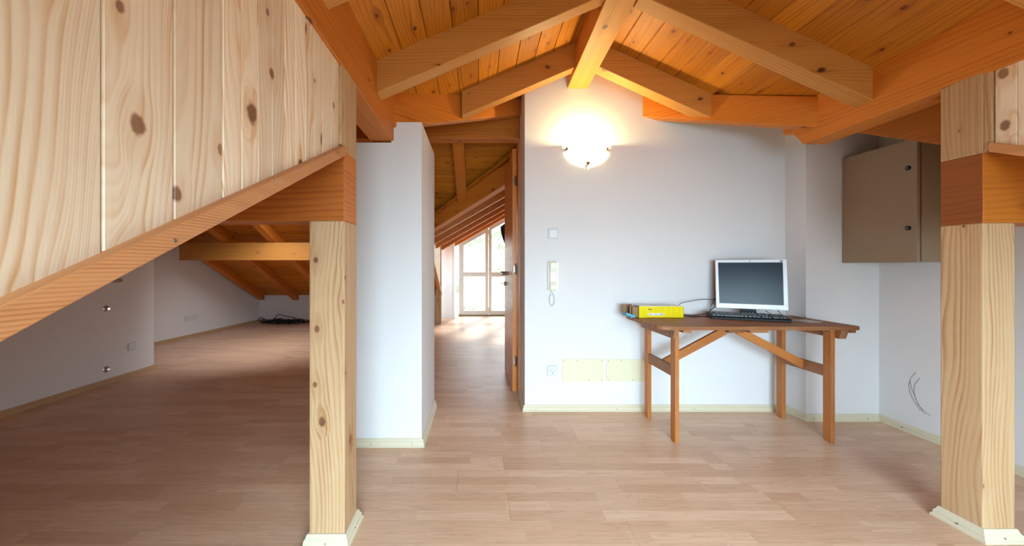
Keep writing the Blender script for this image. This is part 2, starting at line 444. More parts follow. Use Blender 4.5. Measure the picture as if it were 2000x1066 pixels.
# ------------------------------------------------------------------ walls
YB = 2.75                     # back wall plane
def wall_xz(name, pts, y0, y1, mat=None):
    mb = MB(); mb.prism([(p[0], y0, p[1]) for p in pts], (0, y1-y0, 0)); return structure(mb.build(name, mat or M['plaster']))
def gable_z(x, yu, xo=0):
    """roof-frame underside of the gable boarding"""
    return min(2.295+.43*(x+.57), 2.2435+.455*(2.184-x))
def Zm(y): return 2.234+.53*(y-2.24)       # main roof, front slope (roof frame)
s_ = 1/(1.0094+.0203*2.94)
def gz(xr):                                 # gable boarding height at the back wall, in the room
    return H+(gable_z(xr/s_, 2.94)-H)*s_
nx0, nz0 = (1256-VX)/FPX*YB, H+(VY-228)/FPX*YB
nx1, nz1 = (1350-VX)/FPX*YB, H+(VY-238)/FPX*YB
pk = .79*s_
wall_xz('wall_back', [(.364, -.05), (3.10, -.05), (3.10, 2.62), (nx1, 2.62), (nx1, nz1), (nx0, nz0), (nx0, gz(nx0)+.02), (pk, gz(pk)+.02), (.364, gz(.364)+.02)], YB, 3.08)
# pipe chase in the corner
mb = MB(); mb.box(2.42, 3.10, 2.575, YB+.02, -.05, 2.60); structure(mb.build('wall_back_chase', M['plaster']))
# right wall
mb = MB(); mb.box(2.96, 3.10, -1.5, 2.60, -.05, 2.7); structure(mb.build('wall_right', M['plaster']))
# wall between the two rooms, left of the doorway
wall_xz('wall_pillar', [(-.90, -.05), (-.362, -.05), (-.362, 2.055), (-.555, 2.055), (-.555, 1.925), (-.90, 1.925)], 2.21, 2.84)
# left walls
mb = MB(); mb.box(-4.9, -3.60, -1.5, 3.86, -.05, 2.6); structure(mb.build('wall_left', M['plaster'], bevel=.004))
mb = MB(); mb.prism([(-4.745, 3.8, -.05), (-4.52, 7.19, -.05), (-4.9, 7.25, -.05), (-4.95, 3.8, -.05)], (0, 0, 2.9)); structure(mb.build('wall_far_left', M['plaster']))
mb = MB(); mb.box(-4.9, -.78, 7.18, 7.35, -.05, .95); structure(mb.build('wall_far_knee', M['plaster']))
# far gable wall with the garden windows, return walls of its dormer
mb = MB(); mb.box(-1.0, -.60, 7.67, 7.95, -.05, 2.1); structure(mb.build('wall_far_gable', M['plaster']))
mb = MB(); mb.box(-.60, -.535, 7.62, 8.05, -.05, 2.1); structure(mb.build('trim_1', plain('white_reveal', (236, 240, 242), .5)))
mb = MB(); mb.box(2.30, 2.45, 3.0, 8.3, -.05, 3.0); structure(mb.build('wall_far_right', M['plaster']))
mb = MB(); mb.box(-.55, 2.4, 8.22, 8.3, -.6, -.0); mb.box(2.02, 2.4, 8.02, 8.3, -.05, 2.8)
mb.prism([(-.6, 8.02, 1.76), (.96, 8.02, 2.66), (2.4, 8.02, 1.86), (2.4, 8.02, 3.3), (-.6, 8.02, 3.3)], (0, .25, 0)); structure(mb.build('wall_far_gable_top', M['plaster']))
# front dormer wall behind the camera, with its window opening
mb = MB()
mb.box(-.75, -.30, -1.42, -1.32, -.05, 3.0); mb.box(1.90, 2.40, -1.42, -1.32, -.05, 3.0); mb.box(-.3, 1.9, -1.42, -1.32, -.05, .30); mb.box(-.3, 1.9, -1.42, -1.32, 1.62, 3.0)
structure(mb.build('wall_front', M['plaster'], weld=False))
mb = MB(); mb.box(-3.7, -.70, -1.5, -1.36, -.05, 1.2); mb.box(2.35, 3.1, -1.5, -1.36, -.05, 1.6); structure(mb.build('wall_front_knee', M['plaster'], weld=False))
mb = MB()
mb.box(-.3, 1.9, -1.40, -1.34, .30, .37); mb.box(-.3, 1.9, -1.40, -1.34, 1.55, 1.62)
for x in (-.3, .765, 1.83): mb.box(x, x+.07, -1.40, -1.34, .37, 1.55)
structure(mb.build('window_1', M['pvc'], weld=False))

# ------------------------------------------------------------------ roof boarding
mb = MB()
def sheet(mb, pts, up=.03, warp=True):
    P = [W(*p) if warp else Vector(p) for p in pts]
    mb.prism(P, (0, 0, up))
# outer deck closing the roof above the boards
sheet(mb, [(-.75, -1.5, gable_z(-.75, 0)+.03), (.79, -1.5, gable_z(.79, 0)+.03), (.79, 3.3, gable_z(.79, 0)+.03), (.42, 3.3, gable_z(.42, 0)+.03), (-.57, 2.36, gable_z(-.57, 0)+.03), (-.75, 2.2, gable_z(-.75, 0)+.03)])
sheet(mb, [(.77, -1.5, gable_z(.77, 0)+.03), (2.36, -1.5, gable_z(2.36, 0)+.03), (2.36, 2.1, gable_z(2.36, 0)+.03), (2.184, 2.28, gable_z(2.184, 0)+.03), (1.02, 3.28, gable_z(1.02, 0)+.03), (.77, 3.28, gable_z(.77, 0)+.03)])
sheet(mb, [(-5.1, -1.6, Zm(-1.6)), (-.62, -1.6, Zm(-1.6)), (-.62, 3.5, Zm(3.5)), (-5.1, 3.5, Zm(3.5))])
sheet(mb, [(2.25, -1.6, Zm(-1.6)), (3.4, -1.6, Zm(-1.6)), (3.4, 3.5, Zm(3.5)), (2.25, 3.5, Zm(3.5))])
sheet(mb, [(-.62, 2.27, Zm(2.27)+.01), (.40, 3.24, Zm(3.24)+.01), (.40, 3.5, Zm(3.5)+.01), (-.62, 3.5, Zm(3.5)+.01)])
sheet(mb, [(.40, 3.5, Zm(3.5)+.01), (.40, 3.24, Zm(3.24)+.01), (1.05, 3.24, Zm(3.24)+.01), (1.05, 3.5, Zm(3.5)+.01)])
sheet(mb, [(2.27, 2.17, Zm(2.17)+.01), (2.27, 3.5, Zm(3.5)+.01), (1.0, 3.5, Zm(3.5)+.01), (1.0, 3.27, Zm(3.27)+.01)])
def Zf(y): return 4.275-.52*y                # main roof, far slope
XV = lambda y: .3486-1.181*(y-3.886)         # valley towards the far gable
sheet(mb, [(-5.1, 2.95, Zf(2.95)+.03), (3.3, 2.95, Zf(2.95)+.03), (3.3, 3.6, Zf(3.6)+.03), (.68, 3.66, Zf(3.66)+.03), (-.74, 4.92, Zf(4.92)+.03), (-.80, 7.4, Zf(7.4)+.03), (-5.1, 7.4, Zf(7.4)+.03)], warp=False)
def Zg(x): return 2.08+.57*x                 # far gable, left slope
sheet(mb, [(1.15, 3.0, Zg(1.15)+.03), (1.15, 8.3, Zg(1.15)+.03), (-.9, 8.3, Zg(-.9)+.03), (-.9, 4.7, Zg(-.9)+.03), (.5, 3.5, Zg(.5)+.03)], warp=False)
sheet(mb, [(1.1, 3.2, Zg(1.15)+.03), (2.5, 3.2, Zg(1.15)-.8), (2.5, 8.3, Zg(1.15)-.8), (1.1, 8.3, Zg(1.15)+.03)], warp=False)
ceiling = structure(mb.build('ceiling', M['ceil'], weld=False))

def ceil_board(P, name='ceiling_board', bev=.003, long=1):
    mb = MB(); mb.hexa(P, long); return mb.build(name, M['ceil'], ceiling, bevel=bev, seg=1)
# front gable boards, running along the room
bwid = .143
def valleyL(x): return 2.32+(x+.57)/1.057
def valleyR(x): return 2.24+(2.184-x)*.875
x = -.57-.005; k = 0
while x < .80:
    x1 = min(x+bwid, .82)
    y1a, y1b = valleyL(x)+.03, valleyL(x1)+.03
    z0, z1 = 2.295+.43*(x+.57), 2.295+.43*(x1+.57)
    g = .0015
    P = [[[W(xx, yy, zz+dz) for dz in (0, .025)] for yy in (-1.2, ye)] for xx, ye, zz in ((x+g, y1a, z0), (x1-g, y1b, z1))]
    ceil_board(P); x = x1
x = 2.184+.005
while x > .81:
    x1 = max(x-bwid, .79)
    z0, z1 = 2.2435+.455*(2.184-x), 2.2435+.455*(2.184-x1)
    P = [[[W(xx, yy, zz+dz) for dz in (0, .025)] for yy in (-1.2, valleyR(xx)+.03)] for xx, zz in ((x1+.0015, z1), (x-.0015, z0))]
    ceil_board(P); x = x1
# far slope boards, running across
y = 3.02
while y < 7.15:
    y1 = min(y+.125, 7.17); g = .0012
    xe0 = XV(y)+.05 if y < 4.82 else -.76; xe0 = min(xe0, .7)
    xe1 = XV(y1)+.05 if y1 < 4.82 else -.76; xe1 = min(xe1, .7)
    P = [[[(xx, yy, Zf(yy)+dz) for dz in (0, .022)] for yy in (y+g, y1-g)] for xx in (-4.75, None)]
    P[1] = [[(xe, yy, Zf(yy)+dz) for dz in (0, .022)] for yy, xe in ((y+g, xe0), (y1-g, xe1))]
    ceil_board(P, long=0); y = y1
# far gable boards
x = -.84
while x < 1.1:
    ys = max(3.3, 3.886+(.3486-x)/1.181)
    P = [[[(xx, yy, Zg(xx)+dz) for dz in (0, .022)] for yy in (ys, 8.1)] for xx in (x+.0012, x+.1238)]
    ceil_board(P); x += .125

# ------------------------------------------------------------------ beams and posts
def beam(name, P, mat, label, cat='beam', long=0, group=None, bev=.004, mend=None):
    mb = MB(); mb.hexa(P, long, 0, 1 if mend else None)
    return bake_props(mb.build(name, [mat]+([mend] if mend else []), bevel=bev), label, cat, group)
# ridge beam
P = [[[W(.834+.032*(yy-2.94)+dx, yy, zz) for zz in (2.64, 2.885)] for yy in (-1.2, 2.96)] for dx in (-.0865, .0865)]
beam('ridge_beam', P, M['rafter'], 'ridge beam running back to the white wall above the glowing wall lamp', long=1)
# rafters of the front gable
def rafter_pair(yl, yr, xl, xr, la, lb):
    xe = .80
    P = [[[W(xx, yy, 2.295+.43*(xx+.57)+dz) for dz in (-.185, .004)] for yy in (yl, yl+.092)] for xx in (xl, .76)]
    beam('rafter', P, M['rafter'], la, 'rafter', 0)
    P = [[[W(xx, yy, 2.2435+.455*(2.184-xx)+dz) for dz in (-.183, .004)] for yy in (yr, yr+.10)] for xx in (.90, xr)]
    beam('rafter', P, M['rafter'], lb, 'rafter', 0)
rafter_pair(1.948, 1.929, -.572, 2.188, 'large sloping rafter left of the ridge beam, nearest whole one on the left', 'large sloping rafter right of the ridge beam, nearest whole one on the right')
rafter_pair(2.68, 2.62, -.13, 1.78, 'short rafter touching the lamp wall left of the ridge beam', 'short rafter touching the lamp wall right of the ridge beam')
rafter_pair(1.228, 1.222, -.572, 2.188, 'rafter end cut by the top edge of the picture above the board wall', 'rafter end cut by the top right corner of the picture')
# purlins on the posts
P = [[[W(xx, yy, zz) for zz in (1.982, 2.31)] for yy in (-1.3, 2.42)] for xx in (-.727, -.57)]
beam('purlin', P, M['purlin'], 'heavy orange purlin over the left board wall, ending on the white pillar', long=1)
mb = MB()
prof = [(-1.3, 2.005), (2.346, 1.961), (2.415, 2.056), (2.50, 2.08), (2.50, 2.26), (-1.3, 2.26)]
L = [W(2.184, a, b) for a, b in prof]; R = [W(2.34, a, b) for a, b in prof]
mb.poly(L, [(p[2], p[1]) for p in L]); mb.poly(R[::-1], [(p[2]+.4, p[1]) for p in R[::-1]])
for i in range(len(L)):
    j = (i+1) % len(L); q = [L[i], R[i], R[j], L[j]]; mb.poly(q, [(p[0]+.9, p[1]) for p in q])
bake_props(mb.build('purlin', M['purlin'], bevel=.004), 'heavy orange purlin with chamfered end rising to the upper right corner', 'beam')
# valley beams
def valley(p0, p1, zb0, zb1, zt0, zt1, nrm, label, th=.09):
    n = Vector((nrm[0], nrm[1], 0)).normalized()*th
    P = [[[W(p[0]+n.x*j, p[1]+n.y*j, (zb, zt)[k]) for k in (0, 1)] for j in (0, 1)] for p, zb, zt in ((p0, zb0, zt0), (p1, zb1, zt1))]
    beam('valley_beam', P, M['purlin'], label, 'beam', 0)
valley((2.184, 2.24), (1.27, 3.04), 2.033, 2.457, 2.234, 2.655, (.7, .8), 'orange valley beam between the lamp wall and the right purlin')
valley((-.60, 2.29), (.40, 3.236), 2.05, 2.552, 2.28, 2.76, (-.67, .71), 'orange valley beam above the white pillar and the doorway')
# posts and cross beams
def post(x0, x1, y0, y1, ztop, up_label, low_label, bl_, trim_sides):
    # lower post
    mb = MB(); P = Whex((x0, x1), (y0, y1), (-.045, ztop)); mb.hexa(P, 2)
    lo = bake_props(mb.build('timber_post', M['post'], bevel=.004), low_label, 'post')
    P2 = [[[Vector(c) for c in b] for b in a] for a in P]
    return lo
pL = post(-.72, -.57, 1.479, 1.625, 1.3336, '', 'knotty pine post in front of the white pillar, standing on the floor', '', 0)
pR = post(2.184, 2.324, 1.508, 1.648, 1.3285, '', 'knotty pine post at the right edge, standing on the floor', '', 0)
P = Whex((-3.78, -.57), (1.479, 1.625), (1.3336, 1.632))
beam('cross_beam', P, M['xbeam'], 'horizontal cross beam lying on the left post, under the board wall', long=0, mend=M['purlin'])
P = Whex((2.184, 3.12), (1.508, 1.648), (1.3285, 1.632))
beam('cross_beam', P, M['purlin'], 'horizontal cross beam lying on the right post, with dark end grain', long=0, mend=M['darkend'])
P = Whex((-.70, -.57), (1.479, 1.625), (1.632, 1.985))
beam('stub_post', P, M['post'], 'short post between left cross beam and left purlin', 'post', 2)
P = Whex((2.184, 2.32), (1.508, 1.648), (1.632, 1.985))
beam('stub_post', P, M['post'], 'short post between right cross beam and right purlin', 'post', 2)
# rafter of the main roof beside the metal cabinet
P = [[[(xx, yy, 1.876-.10+.54*(yy-1.922)+.034+dz) for dz in (0, .26)] for yy in (1.30, 2.70)] for xx in (2.55, 2.66)]
beam('rafter', P, M['purlin'], 'orange rafter sloping over the top of the metal cabinet', 'rafter', 1)

# ------------------------------------------------------------------ board walls of the dormer
def cheek(name, xf, sgn, joints, zbot, ztop, groove_from, mat):
    """xf room-facing plane, sgn=+1 when the room lies at +x"""
    mb = MB(); b0, b1 = min(joints), max(joints)
    xs = xf-sgn*.03
    P = Whex((xs-.012, xs+.012), (b0, b1), (0, 0))
    def corner(x, y, z): return W(x, y, z)
    mb.hexa([[[corner(x, y, (zbot(y)+.02, ztop)[k]) for k in (0, 1)] for y in (b0, b1)] for x in (xs-.01, xs+.006)], 1)
    wall = structure(mb.build(name, mat))
    for a, b in zip(joints, joints[1:]):
        a, b = min(a, b), max(a, b)
        g, v, dpt = .0008, .0028, .0035
        prof = [(a+g, -.018), (a+g, -dpt), (a+g+v, 0)]
        if a >= groove_from:
            c = (a+b)/2; prof += [(c-.003, 0), (c, -.003), (c+.003, 0)]
        prof += [(b-g-v, 0), (b-g, -dpt), (b-g, -.018)]
        mb = MB()
        Pb = [W(xf+sgn*d, y_, zbot(y_)) for y_, d in prof]; Pt = [W(xf+sgn*d, y_, ztop) for y_, d in prof]
        n = len(prof)
        for i in range(n):
            j = (i+1) % n; q = [Pb[i], Pb[j], Pt[j], Pt[i]]
            mb.poly(q, [(prof[i][0]-a, Pb[i].z), (prof[j][0]-a, Pb[j].z), (prof[j][0]-a, Pt[j].z), (prof[i][0]-a, Pt[i].z)])
        mb.poly(Pb[::-1]); mb.poly(Pt)
        mb.build('wall_board', mat, wall)
    return wall
tb = lambda y: 1.625+.525*(y-1.46)            # middle of the sloping trim (roof frame)
jl = [.5394+.1267*n for n in range(-14, 8)][:-1]+[1.452]
wl = cheek('wall_left_boards', -.583, +1, jl, lambda y: tb(y), 1.99, .74, M['board'])
jr = [1.484-.127*n for n in range(0, 21)]
wr = cheek('wall_right_boards', 2.197, -1, jr, lambda y: tb(y), 2.0, -9, M['board'])
# corner battens
mb = MB(); mb.hexa(Whex((-.60, -.5735), (1.4545, 1.4785), (1.65, 1.99)), 2); mb.build('corner_batten', M['post'], wl, bevel=.002)
mb = MB(); mb.hexa(Whex((2.187, 2.21), (1.485, 1.5075), (1.64, 1.99)), 2); mb.build('corner_batten', M['post'], wr, bevel=.002)
# sloping trims
P = [[[W(xx, yy, tb(yy)+dz) for dz in (-.021, .021)] for yy in (-1.25, 1.462)] for xx in (-.60, -.5575)]
t1 = beam('sloping_trim', P, M['trim'], 'long sloping batten along the lower edge of the left board wall', 'batten', 1, bev=.003)
P = [[[W(xx, yy, tb(yy)+.01+dz) for dz in (-.021, .021)] for yy in (-1.25, 1.49)] for xx in (2.180, 2.215)]
t2 = beam('sloping_trim', P, M['trim'], 'short visible end of the sloping batten under the right boards', 'batten', 1, bev=.003)
for px, py in ((342, 470), (533, 352)):
    mb = MB(); Yc = .5575*FPX/(VX-px); c = W(-.5570, Yc, H-(py-VY)/FPX*Yc)
    mb.lathe([(0, .0012), (.0035, .001), (.0042, -.001)], c, 'X', 10); mb.build('screw', M['brass'], t1, smooth=True)

# ------------------------------------------------------------------ left side attic and main ridge
P = [[[(x, y, z) for z in (1.228, 1.484)] for y in (5.05, 5.19)] for x in (-4.345, -.95)]
beam('far_purlin', P, M['rafter'], 'pale horizontal purlin under the far roof slope behind the left post', long=0)
for i in range(7):
    x0 = -4.46+.70*i
    ye = 7.06 if i < 6 else 4.30
    ys = 3.35
    P = [[[(x, y, Zf(y)+dz) for dz in (-.148, .003)] for y in (ys, ye)] for x in (x0, x0+.115)]
    if i == 5: P = [[[(x, y, Zf(y)+dz) for dz in (-.148, .003)] for y in (ys, 4.9)] for x in (x0, x0+.115)]
    beam('far_rafter', P, M['purlin'], ['far rafter lying against the far left white wall', 'second far rafter from the far left wall, ending over the cable pile',
         'third far rafter from the far left wall, half hidden by the post', 'far rafter hidden behind the left post', 'far rafter hidden behind the white pillar',
         'far rafter left of the doorway view', 'upright looking rafter seen through the top of the doorway'][i], 'rafter', 1)
P = [[[(x, y, z) for z in (2.30, 2.585)] for y in (3.16, 3.28)] for x in (-1.2, .37)]
beam('lintel_beam', P, M['purlin'], 'orange horizontal beam across the top of the doorway', long=0)
# valley beam to the far gable
a, b = Vector((-.80, 4.86, 0)), Vector((.60, 3.67, 0))
dv = (b-a); nn = Vector((dv.y, -dv.x, 0)).normalized()
if nn.y > 0: nn = -nn
def zv(p): return H+( (VY-0)*0 )
za0, za1 = at(851, 450, 4.67).z-.075, at(993, 362, 3.9).z+.13
P = [[[(p.x+nn.x*j*.10, p.y+nn.y*j*.10, z+dz) for dz in (0, .225)] for j in (0, 1)] for p, z in ((a, 1.50), (b, 2.15))]
beam('valley_beam', P, M['purlin'], 'diagonal valley beam seen through the doorway above the many thin rafters', long=0)
names = ['topmost of the parallel far gable rafters seen through the doorway', 'second from top of the parallel rafters seen through the doorway', 'third from top of the parallel rafters seen through the doorway',
         'fourth from top of the parallel rafters seen through the doorway', 'lowest of the parallel rafters, directly above the garden window']
for i, yy in enumerate((4.77, 5.48, 6.2, 7.0, 7.8)):
    xl = max(-.85, .3486-(yy-3.886)*1.181)
    P = [[[(x, y, 1.89+.57*x+dz) for dz in (0, .195)] for y in (yy, yy+.07)] for x in (xl, 1.15)]
    beam('gable_rafter', P, M['purlin'], names[i], 'rafter', 0)
# cheek of the far gable
mb = MB()
for i, (ya, yb) in enumerate(((5.2, 5.72), (5.72, 6.22), (6.22, 6.72))): pass
mb.prism([(-.80, 5.0, 1.62), (-.80, 6.86, .68), (-.80, 7.0, .68), (-.80, 7.0, 1.62)], (.03, 0, 0))
wf = structure(mb.build('wall_far_cheek', M['board']))
y = 5.0
while y < 6.95:
    y1 = min(y+.125, 7.0); zb = lambda q: 1.60-.505*(q-5.0)
    P = [[[(x, q, z) for z in (zb(q), 1.62)] for q in (y+.001, y1-.001)] for x in (-.77, -.76)]
    m2 = MB(); m2.hexa(P, 2); m2.build('wall_board', M['board'], wf); y = y1
P = [[[(x, q, 1.60-.505*(q-5.0)+dz) for dz in (-.03, .03)] for q in (4.9, 7.0)] for x in (-.77, -.735)]
beam('sloping_trim', P, M['trim'], 'thin sloping batten on the far board wall seen through the doorway', 'batten', 1)
mb = MB(); mb.box(-.86, -.745, 6.9, 7.0, 0, 1.62); bake_props(mb.build('timber_post', M['post'], bevel=.004), 'distant timber post left of the garden window', 'post')

# ------------------------------------------------------------------ skirting boards
def sweep(path, prof, mat, name, parent=None, closed=False, sgn=1):
    """prof: (offset from wall, z); room lies to the left of the path when sgn=1"""
    P = [Vector((p[0], p[1])) for p in path]; n = len(P); rows = []
    for i in range(n):
        d0 = (P[i]-P[i-1]).normalized() if (i > 0 or closed) else None
        d1 = (P[(i+1) % n]-P[i]).normalized() if (i < n-1 or closed) else None
        ns = [Vector((-d.y, d.x))*sgn for d in (d0, d1) if d is not None]
        nn_ = sum(ns, Vector((0, 0)));
        if len(ns) == 2: nn_ = nn_/(1+ns[0].dot(ns[1]))
        rows.append([Vector((P[i].x+nn_.x*o, P[i].y+nn_.y*o, z)) for o, z in prof])
    mb = MB(); m_ = len(prof)
    rng = range(n if closed else n-1)
    for i in rng:
        a_, b_ = rows[i], rows[(i+1) % n]
        for k in range(m_):
            mb.poly([a_[k], b_[k], b_[(k+1) % m_], a_[(k+1) % m_]])
    if not closed: mb.poly(rows[0]); mb.poly(rows[-1][::-1])
    return mb.build(name, mat, parent)
PR = [(0, 0), (.021, 0), (.021, .008), (.0165, .012), (.016, .030), (.011, .036), (.0105, .043), (.006, .050), (0, .050)]
def skirting(name, path, sgn, mat, screws=()):
    o = structure(sweep(path, PR, mat, name, sgn=sgn))
    for (x, y, ax) in screws:
        mb = MB(); mb.lathe([(0, .001), (.0032, .0008), (.004, -.002)], (x, y, .022), ax, 10)
        mb.build('screw', M['screw'], o, smooth=True)
    return o
skirting('baseboard_back', [(.364, 3.06), (.364, YB), (2.42, YB), (2.42, 2.575), (2.96, 2.575), (2.96, 1.66), (2.96, -1.3)], -1, M['cream'],
         [(.45, YB-.0168, 'Y'), (1.08, YB-.0168, 'Y'), (1.69, YB-.0168, 'Y'), (2.46, 2.558, 'Y'), (2.86, 2.558, 'Y'), (2.943, 2.42, 'X'), (2.943, 2.1, 'X'), (2.943, 1.5, 'X')])
skirting('baseboard_pillar', [(-.90, 2.21), (-.362, 2.21), (-.362, 2.84)], -1, M['cream'],
         [(-.68, 2.193, 'Y'), (-.42, 2.193, 'Y'), (-.345, 2.32, 'X'), (-.345, 2.62, 'X')])
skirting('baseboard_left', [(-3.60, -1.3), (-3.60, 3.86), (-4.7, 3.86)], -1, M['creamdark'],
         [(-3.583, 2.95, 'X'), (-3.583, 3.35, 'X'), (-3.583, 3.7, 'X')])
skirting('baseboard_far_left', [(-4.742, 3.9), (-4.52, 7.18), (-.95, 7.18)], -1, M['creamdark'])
# skirting round the posts
def post_trim(post_o, x0, x1, y0, y1):
    a_ = W(x0, y0, 0); b_ = W(x1, y1, 0)
    x0, y0, x1, y1 = a_.x, a_.y, b_.x, b_.y
    PT = [(0, 0), (.024, 0), (.024, .009), (.018, .014), (.017, .028), (.011, .036), (.009, .044), (.006, .050), (0, .050)]
    o = sweep([(x0, y0), (x1, y0), (x1, y1), (x0, y1)], PT, M['cream'], 'base_trim', post_o, True, -1)
    o['label'] = 'cream moulded skirting round the foot of the post'
    for x_, y_, ax in (((x0+x1)/2, y0-.0177, 'Y'), (x1+.0177, (y0+y1)/2, 'X'), (x0-.0177, (y0+y1)/2, 'X')):
        mb = MB(); mb.lathe([(0, .001), (.003, .0008), (.0036, -.002)], (x_, y_, .021), ax, 10)
        mb.build('screw', M['screw'], o, smooth=True)
post_trim(pL, -.72, -.57, 1.479, 1.625)
post_trim(pR, 2.184, 2.324, 1.508, 1.648)

# ------------------------------------------------------------------ door and its frame
fr = structure(bpy.data.objects.new('door_1', None)); COL.objects.link(fr); fr.location = (.36, 3.1, 0)
def addp(mb, name, mat, parent, **k):
    o = mb.build(name, mat, **k); o.parent = parent
    o.matrix_parent_inverse = Matrix.Translation(parent.location).inverted() if parent.rotation_euler.z == 0 else o.matrix_parent_inverse
    return o
mb = MB(); mb.box(.348, .372, 3.06, 3.20, 0, 2.26); addp(mb, 'door_frame', M['door'], fr, bevel=.002)
hx, hy = .343, 3.15; ex, ey = .322, 3.80
dl = Vector((ex-hx, ey-hy, 0)); dn = Vector((dl.y, -dl.x, 0)).normalized()   # towards +x
mb = MB()
zt = (2.205, 2.13)
P = [[[(hx+dl.x*i+dn.x*t-dn.x*0, hy+dl.y*i+dn.y*t, (.01, zt[i])[k]) for k in (0, 1)] for t in (-.038, 0.0)] for i in (0, 1)]
mb.hexa(P, 2); leaf = addp(mb, 'door_leaf', M['door'], fr, bevel=.002)
for z in (1.91, 1.115, .285):
    mb = MB(); mb.lathe([(0, -.045), (.009, -.045), (.009, .045), (0, .045)], (hx-.008, hy-.012, z), 'Z', 12)
    mb.box(hx-.026, hx-.002, hy-.006, hy-.003, z-.030, z+.030)
    addp(mb, 'hinge', M['steel'], fr, weld=False, smooth=False)
hp = Vector((hx, hy, 0))+dl*.90-dn*.038
mb = MB(); c = hp-dn*.01
mb.lathe([(0, -.05), (.02, -.05), (.02, .002), (0, .002)], (c.x+.01, c.y, 1.066), 'X', 14)
mb.tube([c+Vector((0, 0, 1.066)), c-dn*.045+Vector((0, 0, 1.066)), c-dn*.048-dl.normalized()*.05+Vector((0, 0, 1.066)), c-dn*.045-dl.normalized()*.11+Vector((0, 0, 1.064))], .0085, 10)
addp(mb, 'door_handle', M['steel'], fr, weld=False)
mb = MB(); mb.lathe([(0, -.012), (.022, -.012), (.022, .002), (0, .002)], (c.x+.008, c.y, .955), 'X', 14); mb.tube([(c.x, c.y, .955), (c.x-.04, c.y-.002, .955)], .004, 6)
addp(mb, 'lock_plate', M['steel'], fr, weld=False)

# ------------------------------------------------------------------ garden window in the far gable
YW = 8.02
def X8(px): return (px-VX)/FPX*YW
def Z8(py): return H-(py-VY)/FPX*YW
win = structure(bpy.data.objects.new('window_2', None)); COL.objects.link(win); win.location = (.2, YW, 0)
def zt8(x): return Z8(472)+.565*(x-X8(905))
xm = X8(954)
def leaf8(xa, xb, mirror=False):
    f = .068
    T = (lambda x: zt8(x) if not mirror else zt8(2*xm-x)) if False else zt8
    zs = .03; zm0, zm1 = Z8(540), Z8(531.5)
    mb = MB(); d = (0, .06, 0)
    def q(pts): mb.prism([(p[0], YW, p[1]) for p in pts], d)
    q([(xa, zs), (xa+f, zs), (xa+f, T(xa+f)), (xa, T(xa))]); q([(xb-f, zs), (xb, zs), (xb, T(xb)), (xb-f, T(xb-f))])
    q([(xa+f, zs), (xb-f, zs), (xb-f, zs+.09), (xa+f, zs+.09)])
    q([(xa+f, zm0), (xb-f, zm0), (xb-f, zm1), (xa+f, zm1)])
    q([(xa+f, T(xa+f)-.09), (xb-f, T(xb-f)-.09), (xb-f, T(xb-f)), (xa+f, T(xa+f))])
    s = addp(mb, 'window_sash', M['pvc'], win, weld=False)
    m2 = MB(); m2.prism([(xa+f, YW+.03, zs+.09), (xb-f, YW+.03, zs+.09), (xb-f, YW+.03, T(xb-f)-.09), (xa+f, YW+.03, T(xa+f)-.09)], (0, .006, 0))
    addp(m2, 'pane', M['glass'], win)
leaf8(X8(900), xm-.004); leaf8(xm+.004, xm+.66)
leaf8(xm+.68, xm+1.30) if False else None
mb = MB(); d = (0, .10, 0)
mb.box(X8(896), X8(900), YW-.01, YW+.1, 0, zt8(X8(898))); mb.box(X8(896), 2.05, YW-.01, YW+.1, -.02, .03)
mb.prism([(X8(896), YW-.01, zt8(X8(896))), (xm+.66, YW-.01, zt8(xm+.66)), (xm+.66, YW-.01, zt8(xm+.66)+.12), (X8(896), YW-.01, zt8(X8(896))+.12)], (0, .11, 0))
mb.box(xm+.66, xm+.74, YW-.01, YW+.1, .03, 2.5)
mb.box(xm-.012, xm+.012, YW-.015, YW, .05, .20); mb.box(xm-.012, xm+.012, YW-.015, YW, zt8(xm)-.16, zt8(xm)-.05)
addp(mb, 'window_frame', M['pvc'], win, weld=False)
mb = MB(); mb.box(X8(896), 2.0, YW-.035, YW-.011, .0, .022); addp(mb, 'threshold', plain('dark_threshold', (120, 110, 80), .5), win)
# right hand leaves of the same glazing, behind the door
mb = MB(); mb.box(xm+.74, 2.02, YW, YW+.06, .03, .12); mb.box(xm+.74, 2.02, YW, YW+.06, 1.8, 1.9); addp(mb, 'side_rail', M['pvc'], win, weld=False)
# curtain gathered at the top right
mb = MB()
n = 16; rows = []
for i in range(n+1):
    u = i/n; rows.append([])
    for k in range(9):
        v = k/8
        x = X8(975)*.94+.03+u*.42+.13*(v**1.6)*(1-u); z = 2.0+.30*u-(v)*(.46+.3*u); y_ = 7.55+.035*math.sin(u*26)+.02*v
        rows[-1].append(Vector((x, y_, z)))
for i in range(n):
    for k in range(8): mb.poly([rows[i][k], rows[i+1][k], rows[i+1][k+1], rows[i][k+1]])
o = mb.build('curtain', M['curtain'], smooth=True); so = o.modifiers.new('thick', 'SOLIDIFY'); so.thickness = .004
bake_props(o, 'black curtain gathered at the top right of the garden window', 'curtain')

